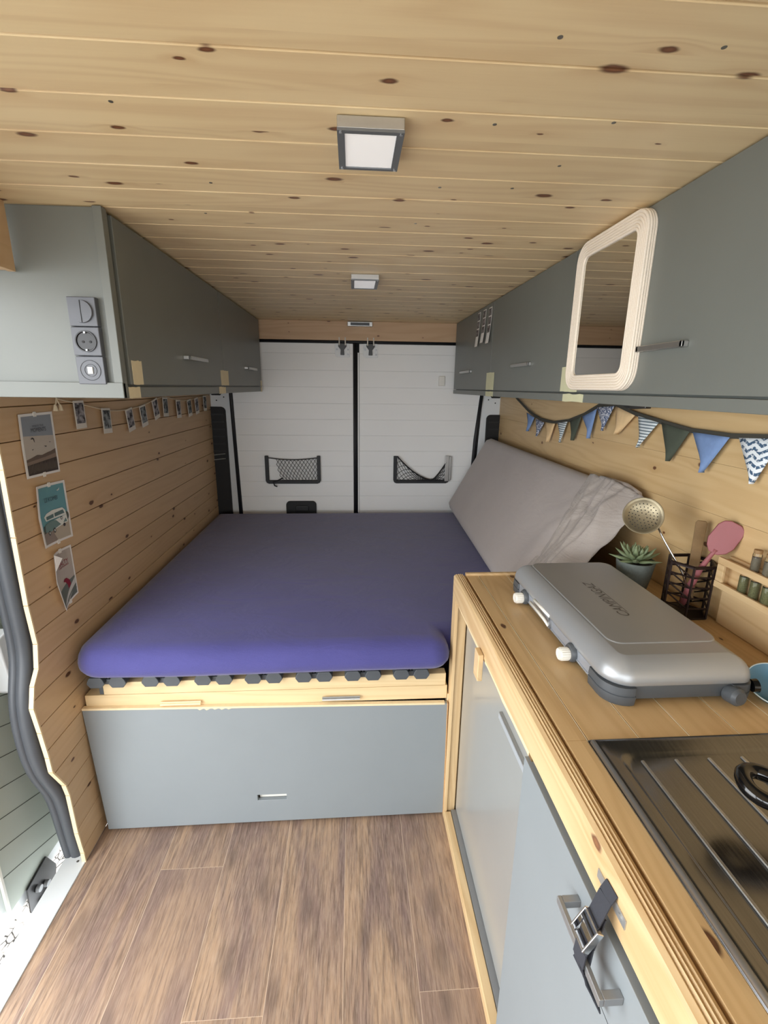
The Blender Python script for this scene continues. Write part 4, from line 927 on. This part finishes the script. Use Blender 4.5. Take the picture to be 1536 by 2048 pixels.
# webbing strap with buckle
t = thing('webbing_strap', 'short dark webbing strap with chrome cam buckle wrapped on the door handle', 'strap', (0.28, 0.42, 0.78))
def ribbon(pts, wv, th=0.0016):
    bm = bmesh.new(); wv = Vector(wv)
    for a, b in zip(pts, pts[1:]):
        a = Vector(a); b = Vector(b); d = (b - a).normalized(); w_ = (wv - d * wv.dot(d)).normalized() * wv.length; n = d.cross(w_).normalized() * th
        prism(bm, [a - w_ / 2, b - w_ / 2, b + w_ / 2, a + w_ / 2], n)
    return bm
obj('webbing', ribbon([(0.3165, 0.421, 0.905), (0.309, 0.420, 0.893), (0.289, 0.413, 0.852), (0.281, 0.409, 0.826), (0.278, 0.407, 0.808), (0.281, 0.407, 0.796), (0.288, 0.408, 0.804), (0.292, 0.411, 0.832), (0.306, 0.418, 0.870)], (0, 0.024, 0)), m_strap, t)
obj('strap_tail', ribbon([(0.279, 0.407, 0.805), (0.287, 0.402, 0.782), (0.296, 0.396, 0.765), (0.303, 0.388, 0.752)], (0, 0.016, 0.004)), m_strap, t)
bm = bmesh.new(); ax = Vector((-.48, 0, -.88)); ay = Vector((0, 1, 0)); az = ax.cross(ay)
c0 = Vector((0.286, 0.411, 0.852))
for s in (-1, 1): obox(bm, c0 + ay * s * 0.015, ax, ay, az, 0.034, 0.003, 0.010)
obox(bm, c0 + ax * 0.015, ax, ay, az, 0.003, 0.032, 0.010); obox(bm, c0 - ax * 0.015, ax, ay, az, 0.003, 0.032, 0.008)
obox(bm, c0 + ax * 0.008 + az * 0.006, ax + az * .3, ay, az - ax * .3, 0.018, 0.026, 0.003)
obj('buckle', bm, m_chrome, t, bevel=0.001)
bm = bmesh.new(); tube(bm, [c0 + ay * -.014 - ax * .004 + az * .004, c0 + ay * .014 - ax * .004 + az * .004], 0.003, 8); obj('cam_bar', bm, m_blackpl, t)
# worktop boards
bm = bmesh.new()
xs = [XK + 0.0355] + [0.393 + 0.091 * k for k in range(6)] + [0.934]
xs = xs[:-1] if xs[-2] > 0.93 else xs
xs = [v for v in xs if v < 0.93] + [0.934]
for a, b in zip(xs, xs[1:]):
    for (ya, yb) in ((0.643, YE - 0.014), (-0.6, 0.643)):
        if yb < 0.65 and a > 0.39: continue
        box(bm, a + 0.0023, b - 0.0010, ya, yb, ZK - 0.018, ZK)
        if b < 0.93: box(bm, b - 0.0009, b + 0.0011, ya, yb, ZK - 0.018, ZK - 0.0001, 1)  # tongues coloured extra pale to stand in for highlights along the seams
wt = obj('worktop', bm, [m_top, plain('tongue_highlight_wood', S(250, 238, 208), 0.5)], None, bevel=0.001, seg=1); tag(wt, 'pine board worktop with light seams running over the kitchen cabinet', 'worktop')
bm = bmesh.new(); box(bm, XK + 0.036, 0.934, YE - 0.0125, YE, 0.90, 0.934)
eb = obj('end_batten', bm, m_frame, wt, bevel=0.0015)
# fridge
t = thing('fridge', 'silver grey compact fridge built into the pine cabinet frame', 'fridge', (0.6, 1.0, 0.036))
FX = XK + 0.041
pbox('body', m_fridge, t, FX + 0.03, 0.90, 0.705, YE - 0.05, 0.04, 0.84, bevel=0.004)
dd = pbox('door', m_fridge, t, FX, FX + 0.028, 0.707, YE - 0.042, 0.045, 0.795, bevel=0.004)
pbox('top_panel', m_fridgel, t, FX - 0.002, FX + 0.028, 0.707, YE - 0.042, 0.801, 0.838, bevel=0.003)
pbox('grip', m_fridgel, dd, FX - 0.006, FX, 0.712, 0.965, 0.716, 0.732, bevel=0.002)
pbox('grip_lip', m_alu, dd, FX - 0.008, FX, 0.712, 0.955, 0.737, 0.742, bevel=0.001)
pbox('display', m_knob, t, FX - 0.004, FX - 0.002, 1.245, 1.275, 0.790, 0.83)
pbox('kick_plate', m_satin, t, FX - 0.016, FX + 0.002, 0.707, YE - 0.046, 0.0, 0.042)
# sink
t = thing('sink', 'stainless steel sink drainer with long ridges set in the pine worktop', 'sink', (0.66, 0.3, 0.9))
X0, X1, Y0, Y1 = 0.392, 0.93, -0.35, 0.642
prof = [(0.0, 0.9272), (0.001, 0.9290), (0.0035, 0.9312), (0.007, 0.9328), (0.011, 0.9333), (0.015, 0.9325), (0.020, 0.9312), (0.030, 0.9303), (0.034, 0.9285), (0.037, 0.9255), (0.041, 0.9245)]
bm = bmesh.new(); rings = []
for ins, z in prof:
    rings.append([bm.verts.new((x, y, z)) for x, y in rrect(X0 + ins, X1 - ins, Y0 + ins, Y1 - ins, max(0.004, 0.004 + ins * 0.7), 5)])
for A, B in zip(rings, rings[1:]):
    for k in range(len(A)): bm.faces.new((A[k], A[(k + 1) % len(A)], B[(k + 1) % len(A)], B[k]))
bm.faces.new(rings[-1])
obj('drainer', bm, m_sink, t, smooth=True)
bm = bmesh.new(); tube(bm, [(X0 + 0.0055, Y0 + 0.01, 0.9306), (X0 + 0.0055, Y1 - 0.008, 0.9306)], 0.0046, 12); obj('rim', bm, m_alu, t, smooth=True)
for k in range(8):
    xr = 0.460 + 0.056 * k
    bm = bmesh.new(); pr = [(-0.020, 0.0), (-0.003, 0.0035), (0.0, 0.0042), (0.003, 0.0035), (0.0045, 0.0)]
    yb = 0.595
    if xr < 0.90:
        prism(bm, [(xr - 0.003, -0.25, 0.9246), (xr - 0.0022, -0.25, 0.9275), (xr + 0.0022, -0.25, 0.9275), (xr + 0.003, -0.25, 0.9246)], (0, yb + 0.25, 0)); obj('ridge', bm, m_alu, t, bevel=0.001)
# black looped tap
bm = bmesh.new()
lp = [(0.66, 0.43, 0.975), (0.625, 0.455, 0.98), (0.592, 0.478, 0.985), (0.573, 0.499, 0.985), (0.560, 0.509, 0.985), (0.545, 0.508, 0.985), (0.534, 0.497, 0.985), (0.528, 0.482, 0.984), (0.532, 0.468, 0.982), (0.546, 0.458, 0.98), (0.568, 0.450, 0.975), (0.600, 0.436, 0.965), (0.64, 0.42, 0.945), (0.67, 0.41, 0.925)]
def smooth_path(p, n=2):
    p = [Vector(q) for q in p]
    for _ in range(n):
        o = [p[0]]
        for a, b in zip(p, p[1:]): o += [a.lerp(b, .25), a.lerp(b, .75)]
        p = o + [p[-1]]
    return p
tube(bm, smooth_path(lp), 0.0105, 14)
t = thing('tap', 'glossy black looped tap spout over the right side of the steel sink', 'tap', (0.66, 0.43, 0.925))
obj('spout', bm, m_gloss, t, smooth=True)
bm = bmesh.new(); lathe(bm, [(0.0, 0), (0.026, 0), (0.026, 0.012), (0.018, 0.02), (0.016, 0.055), (0.0, 0.058)], (0.67, 0.418, 0.9245), 24); obj('base', bm, m_gloss, t, smooth='auto')

# ---------------------------------------------------------------- camping stove
SX0, SX1, SY0, SY1 = 0.466, 0.760, 0.724, 1.262
def warp(bm):
    for v in bm.verts:
        k = 1.0 - (v.co.y - SY0) / (SY1 - SY0); v.co.x += 0.004 * k * (SX1 - v.co.x) / (SX1 - SX0)
    return bm
t = thing('camping_stove', 'closed silver folding camping stove with two white knobs on the worktop', 'stove', (0.61, 0.99, ZK))
bm = bmesh.new(); f = lambda ins: rrect(SX0 + ins, SX1 - ins, SY0 + ins, SY1 - ins, (max(.052 - ins, .004), max(.03 - ins, .004), max(.03 - ins, .004), max(.03 - ins, .004)), 8)
slab(bm, f, [(0.968, 0.0015), (0.9695, 0.0), (0.978, 0.0005), (0.988, 0.0035), (0.997, 0.0095), (1.004, 0.0175), (1.0095, 0.027), (1.0115, 0.034), (1.0125, 0.0365), (1.0125, 0.0375)])
bmesh.ops.triangulate(bm, faces=[q for q in bm.faces if len(q.verts) > 6])
lid = obj('lid', warp(bm), m_stove, t, smooth='auto', ang=50)
bm = bmesh.new()
g = lambda ins: rrect(SX0 + 0.040 + ins, SX1 - 0.022 - ins, SY0 + 0.075 + ins, SY1 - 0.022 - ins, max(.028 - ins, .003), 8)
slab(bm, g, [(1.0118, 0.0), (1.0136, 0.001), (1.0142, 0.003), (1.0142, 0.004)]); bmesh.ops.triangulate(bm, faces=[q for q in bm.faces if len(q.verts) > 6])
rp = obj('raised_panel', warp(bm), m_stove, lid, smooth='auto', ang=50)
vs, fs = text_faces('CAMPINGAZ', 1.0, 0.25); wx = max(a for a, b in vs) - min(a for a, b in vs); hy = max(b for a, b in vs) - min(b for a, b in vs)
bm = bmesh.new(); nv = [bm.verts.new((0.606 - b / hy * 0.024, 1.000 + a / wx * 0.185, 1.01445)) for a, b in vs]
for q in fs:
    try: bm.faces.new([nv[i] for i in q])
    except ValueError: pass
prism(bm, [(0.618, 0.93, 1.0144), (0.6192, 0.93, 1.0144), (0.6192, 1.06, 1.0144), (0.618, 1.06, 1.0144)], (0, 0, 0.0001))
lt = obj('lettering', bm, m_print, lid)
bm = bmesh.new(); h = lambda ins: rrect(SX0 + 0.006 + ins, SX1 - 0.004 - ins, SY0 + 0.005 + ins, SY1 - 0.006 - ins, (0.045, 0.025, 0.025, 0.025), 8)
slab(bm, h, [(0.937, 0.004), (0.939, 0.0), (0.9665, 0.0), (0.9675, 0.001)]); base = obj('base', warp(bm), m_stoved, t, smooth='auto', ang=50)
bm = bmesh.new(); prism(bm, [(SX0 + 0.003, SY0 + 0.075, 0.940), (SX0 + 0.003, SY1 - 0.05, 0.940), (SX0 + 0.003, SY1 - 0.05, 0.9655), (SX0 + 0.003, SY0 + 0.075, 0.9655)], (0.02, 0, 0))
box(bm, SX0 + 0.001, SX0 + 0.02, SY0 + 0.08, SY1 - 0.055, 0.9435, 0.9465)
fpn = obj('front_panel', warp(bm), m_stovel, base, bevel=0.0015)
for (cx0, cx1, cy0, cy1, rad) in ((SX0 - 0.002, SX0 + 0.055, SY0 - 0.004, SY0 + 0.075, (0.045, .004, .004, .004)), (SX1 - 0.05, SX1 + 0.001, SY0 - 0.003, SY0 + 0.05, (.004, 0.028, .004, .004)), (SX0 - 0.002, SX0 + 0.045, SY1 - 0.06, SY1 + 0.002, (.004, .004, .004, 0.03)), (SX1 - 0.05, SX1 + 0.001, SY1 - 0.06, SY1 + 0.002, (.004, .004, 0.03, .004))):
    bm = bmesh.new(); fn = lambda ins: rrect(cx0 + ins, cx1 - ins, cy0 + ins, cy1 - ins, tuple(max(r - ins, .002) for r in rad), 6)
    slab(bm, fn, [(ZK + 0.0002, 0.004), (ZK + 0.003, 0.0015), (0.945, 0.0), (0.9475, 0.0), (0.9485, 0.002), (0.951, 0.002), (0.952, 0.0), (0.9655, 0.0012)]); obj('corner_foot', warp(bm), m_stoved, base, smooth='auto', ang=40)
for ky, kx in ((1.150, SX0 + 0.004), (0.872, SX0 + 0.006)):
    bm = bmesh.new(); lathe(bm, [(0, 0), (0.0205, 0), (0.0205, 0.006), (0.018, 0.010), (0, 0.010)], (kx, ky, 0.951), 28, (-1, 0, 0)); cl = obj('knob_collar', bm, m_stoved, base, smooth='auto', ang=40)
    bm = bmesh.new(); n = 36; prof = [(0.013, 0.010), (0.0135, 0.030), (0.012, 0.0325), (0.009, 0.0325), (0.0085, 0.0315), (0, 0.0315)]
    lathe(bm, prof, (kx, ky, 0.948), n, (-1, 0, 0))
    for k in range(18): a = k / 18 * 2 * PI; tube(bm, [(kx - 0.012, ky + 0.0135 * math.cos(a), 0.948 + 0.0135 * math.sin(a)), (kx - 0.029, ky + 0.0135 * math.cos(a), 0.948 + 0.0135 * math.sin(a))], 0.001, 5)
    obj('knob', bm, m_knob, cl, smooth='auto', ang=40)
bm = bmesh.new(); x = SX0 + 0.002; tube(bm, [(x - .002, 1.085, 0.972), (x + .002, 0.995, 0.972)], 0.0042, 8); tube(bm, [(x - .008, 1.095, 0.962), (x - .006, 1.01, 0.958), (x - .002, 0.99, 0.950)], 0.0035, 8); obj('lid_latch', bm, m_knob, t, smooth=True)
bm = bmesh.new(); tube(bm, [(x, 0.995, 0.968), (x - .004, 0.985, 0.960), (x, 0.985, 0.945), (x - .004, 0.995, 0.95)], 0.0018, 6); obj('latch_wire', bm, m_satin, t, smooth=True)
bm = bmesh.new(); lathe(bm, [(0, 0), (0.017, 0), (0.017, 0.02), (0.012, 0.026), (0, 0.026)], (SX1 - 0.05, SY0 + 0.004, 0.947), 20, (0.1, -1, 0.15)); obj('gas_inlet', bm, m_stoved, base, smooth='auto')
bm = bmesh.new(); lathe(bm, [(0, 0), (0.012, 0), (0.013, 0.010), (0, 0.013)], (SX1 + 0.0, SY0 + 0.012, 0.955), 20, (1, -.2, 0.1)); obj('side_knob', bm, m_gloss, base, smooth='auto')
# blue bowl
bm = bmesh.new(); ax = Vector((-0.25, -0.35, 0.9)).normalized(); r = 0.046
prof = [(0, 0), (0.020, 0.0005), (0.036, 0.007), (0.046, 0.020), (0.0475, 0.021), (0.0475, 0.0195), (0.038, 0.0045), (0.021, -0.002), (0, -0.002)]
lathe(bm, prof, (0.815, 0.742, 0.938), 36, ax); bw = obj('bowl', bm, m_bowl, None, smooth=True); tag(bw, 'shallow blue bowl tilted on the worktop against the right front corner of the stove', 'bowl')
bm = bmesh.new(); az = ax; axx = az.orthogonal().normalized(); ayy = az.cross(axx); c = Vector((0.815, 0.742, 0.938)) + az * 0.0206
tube(bm, [c + (axx * math.cos(a) + ayy * math.sin(a)) * 0.047 for a in [2 * PI * k / 40 for k in range(40)]], 0.0012, 6, closed=True); obj('rim', bm, m_rimw, bw, smooth=True)

# ---------------------------------------------------------------- succulent
t = thing('potted_succulent', 'green succulent in a mottled grey pot between stove and utensil basket', 'plant', (0.828, 1.245, ZK))
c = (0.828, 1.245, ZK)
bm = bmesh.new(); lathe(bm, [(0, 0), (0.036, 0), (0.038, 0.003), (0.046, 0.045), (0.0525, 0.088), (0.053, 0.091), (0.050, 0.0915), (0.047, 0.084), (0.042, 0.076)], c, 40); pt = obj('pot', bm, m_pot, t, smooth='auto', ang=50)
bm = bmesh.new(); lathe(bm, [(0.0465, 0.080), (0.02, 0.083), (0, 0.084)], c, 24); obj('soil', bm, m_soil, t, smooth=True)
R = random.Random(5)
k = 0
for ringn, (n, L, tilt, z) in enumerate(((9, 0.072, 0.22, 0.086), (9, 0.066, 0.55, 0.090), (8, 0.054, 0.85, 0.094), (6, 0.038, 1.15, 0.098), (4, 0.024, 1.4, 0.100))):
    for q in range(n):
        a = 2 * PI * (q + 0.5 * (ringn % 2)) / n + R.uniform(-.12, .12); tl = tilt + R.uniform(-.1, .1); l = L * R.uniform(.9, 1.1)
        bm = bmesh.new(); pts = []; rs = []; N = 9
        for s in range(N + 1):
            v = s / N; rr = 0.004 + l * v * math.cos(tl * (1 + 0.35 * v)); zz = z + l * v * math.sin(tl * (1 + 0.35 * v))
            pts.append((rr, 0, zz)); rs.append((0.0085 * (0.6 + 0.4 * min(1, l / .06))) * (math.sin(PI * min(1, 0.25 + 0.62 * v)) * (1 - v ** 5)) + 0.0004)
        tube(bm, pts, 0.005, 8, rs=rs)
        for v in bm.verts:
            # flatten: leaf thickness smaller than width, along the local normal
            u_ = min(1, max(0, v.co.x / max(l, 1e-3)))
            zc = z + (v.co.x - 0.004) * math.tan(min(1.45, tl * (1 + 0.17 * u_))) if tl < 1.0 else None
            if zc is not None: v.co.z = zc + (v.co.z - zc) * 0.6
        xf(bm, Matrix.Translation(c) @ Matrix.Rotation(a, 4, 'Z'))
        obj('leaf', bm, m_leaf, t, smooth=True)
# ---------------------------------------------------------------- utensil basket
t = thing('utensil_basket', 'hexagonal dark wire basket holding cooking utensils beside the spice rack', 'basket', (0.880, 1.093, ZK))
hc = Vector((0.880, 1.093, 0)); hr = 0.055; z0, z1 = ZK + 0.003, 1.072
HV = [hc + Vector((hr * math.cos(PI / 3 * k), hr * math.sin(PI / 3 * k), 0)) for k in range(6)]
bm = bmesh.new()
for v in HV: tube(bm, [(v.x, v.y, z0), (v.x, v.y, z1)], 0.0032, 6)
obj('upright', bm, m_wire, t)
bm = bmesh.new(); nl = 5
for q in range(nl + 1):
    z = z0 + (z1 - z0) * q / nl
    for k in range(6): a = HV[k]; b = HV[(k + 1) % 6]; tube(bm, [(a.x, a.y, z), (b.x, b.y, z)], 0.0024 if q < nl else 0.0032, 6)
for k in range(6): a = HV[k]; b = HV[(k + 1) % 6]; prism(bm, [(a.x, a.y, z1 - .006), (b.x, b.y, z1 - .006), (b.x, b.y, z1 + .002), (a.x, a.y, z1 + .002)], (0, 0.002, 0))
obj('hoops', bm, m_wire, t)
bm = bmesh.new()
for k in (0, 2, 3, 5):
    for q in range(nl):
        za = z0 + (z1 - z0) * q / nl; zb = z0 + (z1 - z0) * (q + 1) / nl
        a = HV[k]; b = HV[(k + 1) % 6]; bm = bmesh.new(); tube(bm, [(a.x, a.y, zb), (b.x, b.y, za)], 0.002, 6); obj('brace', bm, m_wire, t)
bm = bmesh.new(); prism(bm, [(v.x, v.y, z0 - .002) for v in HV], (0, 0, 0.003)); obj('bottom', bm, m_wire, t)
def blade(c, ax, ay, pts, th, name, mat, parent, lens=0.0):
    c = Vector(c); ax = Vector(ax).normalized(); ay = Vector(ay); ay = (ay - ax * ay.dot(ax)).normalized(); az = ax.cross(ay); bm = bmesh.new()
    prism(bm, [c + ax * u + ay * v - az * th / 2 for u, v in pts], az * th); return obj(name, bm, mat, parent, bevel=th * 0.35)
VX, VY = Vector((1, -0.5, 0)).normalized(), Vector((0.25, 0.35, 0.9)).normalized()
# skimmer
m_skim = plain('dull_brassy_steel', S(150, 140, 116), 0.42, metal=0.75, mottled=0.2, scale=60)
t = thing('skimmer', 'perforated metal skimmer leaning from the wire basket over the succulent', 'utensil', (0.89, 1.07, 0.96))
nrm = Vector((-0.5, -0.75, 0.40)).normalized(); hc2 = Vector((0.772, 1.160, 1.176))
bm = bmesh.new(); prof = [(0, 0.0)]; prof = [(0, -0.013), (0.015, -0.0125), (0.03, -0.009), (0.042, -0.003), (0.049, 0.003), (0.0495, 0.004), (0.0485, 0.0045), (0.042, -0.001), (0.03, -0.0075), (0.015, -0.011), (0, -0.0115)]
lathe(bm, prof, hc2, 40, nrm); hd = obj('bowl', bm, m_skim, t, smooth=True)
bm = bmesh.new(); a1 = nrm.orthogonal().normalized(); a2 = nrm.cross(a1)
for rr, n, zz in ((0.010, 6, -0.0112), (0.018, 12, -0.0103), (0.026, 18, -0.0088), (0.034, 24, -0.0053)):
    for k in range(n): a = 2 * PI * k / n; cyl(bm, hc2 + (a1 * math.cos(a) + a2 * math.sin(a)) * rr + nrm * zz, 0.0014, 0.0012, nrm, 8)
obj('perforations', bm, m_deep, hd)
bm = bmesh.new(); tube(bm, [(0.798, 1.140, 1.160), (0.826, 1.115, 1.10), (0.857, 1.09, 1.041), (0.885, 1.075, 0.965)], 0.0028, 8); obj('handle', bm, m_chrome, t, smooth=True)
t = thing('wooden_spatula', 'flat brown wooden utensil standing upright in the wire basket', 'utensil', (0.905, 1.09, 0.95))
blade((0.901, 1.11, 1.06), (1, -0.6, 0.0), (-0.05, 0.12, 1), [(-0.011, -0.10), (0.011, -0.10), (0.0125, 0.06), (0.013, 0.108), (0.009, 0.114), (-0.009, 0.114), (-0.013, 0.108), (-0.0125, 0.06)], 0.005, 'blade', m_oldwood, t)
t = thing('silicone_spatula', 'dusky pink silicone spatula leaning right out of the wire basket', 'utensil', (0.885, 1.08, 0.96))
dirv = Vector((0.032, -0.03, 0.15)).normalized()
n0 = Vector((0.878, 1.088, 0.965)); n1 = Vector((0.888, 1.045, 1.115))
hp = [(-0.010, 0.0), (0.010, 0.0), (0.024, 0.012), (0.031, 0.030), (0.030, 0.065), (0.026, 0.080), (0.014, 0.088), (-0.010, 0.088), (-0.022, 0.082), (-0.029, 0.068), (-0.030, 0.030), (-0.022, 0.012)]
blade((0.889, 1.043, 1.112), (1, -0.75, -0.55), (0.40, -0.10, 0.95), hp, 0.007, 'head', m_spat, t)
bm = bmesh.new(); tube(bm, [(0.8935, 1.040, 1.122), (0.889, 1.046, 1.105), (0.880, 1.062, 1.06), (0.874, 1.075, 1.01), (0.868, 1.085, 0.955)], 0.006, 10, rs=[.0055, .005, .0075, .009, .0085]); obj('handle', bm, m_spat, t, smooth=True)

# ---------------------------------------------------------------- spice rack with jars
t = thing('spice_rack', 'pale pine two-tier spice rack fixed to the right wall above the worktop', 'rack', (0.918, 0.85, 0.93))
RX = 0.898; ya, yb = 0.55, 1.032
for nm, z_a, z_b in (('upper_rail', 1.090, 1.107), ('lower_rail', 1.029, 1.045)): pbox(nm, m_frame, t, RX, RX + 0.007, ya, yb, z_a, z_b, bevel=0.001)
pbox('end_post', m_frame, t, RX + 0.0005, RX + 0.0075, yb - 0.021, yb - 0.0005, 1.0455, 1.0895, bevel=0.001)
for nm, zz in (('upper_shelf', 1.094), ('lower_shelf', 1.031)): pbox(nm, m_frame, t, RX + 0.0075, 0.925, ya, yb, zz, zz + 0.006)
pbox('end_board', m_frame, t, RX + 0.0078, 0.925, yb - 0.010, yb - 0.002, 1.0375, 1.0935)
pbox('back_board', m_frame, t, 0.9255, 0.936, ya, yb, 0.9285, 1.107, bevel=0.001)
def jar(y, z, m, lab, grp):
    t = thing('spice_jar', lab, 'jar', (0.9155, y, z), grp); c = (0.9147, y, z)
    bm = bmesh.new(); lathe(bm, [(0, 0), (0.0080, 0), (0.0092, 0.002), (0.0092, 0.043), (0.008, 0.047), (0.008, 0.050)], c, 20); obj('glass', bm, m_glass, t, smooth='auto', ang=50)
    bm = bmesh.new(); lathe(bm, [(0, 0.0015), (0.0078, 0.0015), (0.0078, 0.036), (0, 0.037)], c, 16); obj('contents', bm, m, t, smooth='auto')
    bm = bmesh.new(); lathe(bm, [(0, 0.046), (0.0085, 0.046), (0.0085, 0.054), (0, 0.054)], c, 18); obj('lid', bm, m_cork, t, smooth='auto')
jar(0.945, 1.1002, m_spice, 'glass spice jar with brown lid, left one on the top tier of the rack', 'spice jars on the top tier')
jar(0.912, 1.1002, m_spice, 'glass spice jar at the right frame edge on the top tier of the rack', 'spice jars on the top tier')
def ljar(y, m, lab):
    t = thing('spice_jar', lab, 'jar', (0.9147, y, 1.0372), 'spice jars on the lower tier'); c = (0.9147, y, 1.0372)
    bm = bmesh.new(); lathe(bm, [(0, 0), (0.0082, 0), (0.0095, 0.002), (0.0095, 0.044), (0.008, 0.047)], c, 20); obj('glass', bm, m_glass, t, smooth='auto', ang=50)
    bm = bmesh.new(); lathe(bm, [(0, 0.0015), (0.0082, 0.0015), (0.0082, 0.043), (0, 0.044)], c, 16); obj('contents', bm, m, t, smooth='auto')
    bm = bmesh.new(); lathe(bm, [(0, 0.0465), (0.0085, 0.0465), (0.0085, 0.054), (0, 0.054)], c, 18); obj('lid', bm, m_cork, t, smooth='auto')
ljar(0.966, m_herb, 'glass jar of dried green herbs, leftmost on the lower tier of the rack')
ljar(0.934, m_herb, 'glass jar of dried herbs, second from left on the lower tier of the rack')
ljar(0.902, m_herb, 'glass jar of dried herbs cut by the right frame edge on the lower tier')
for s_ in ():
    pass
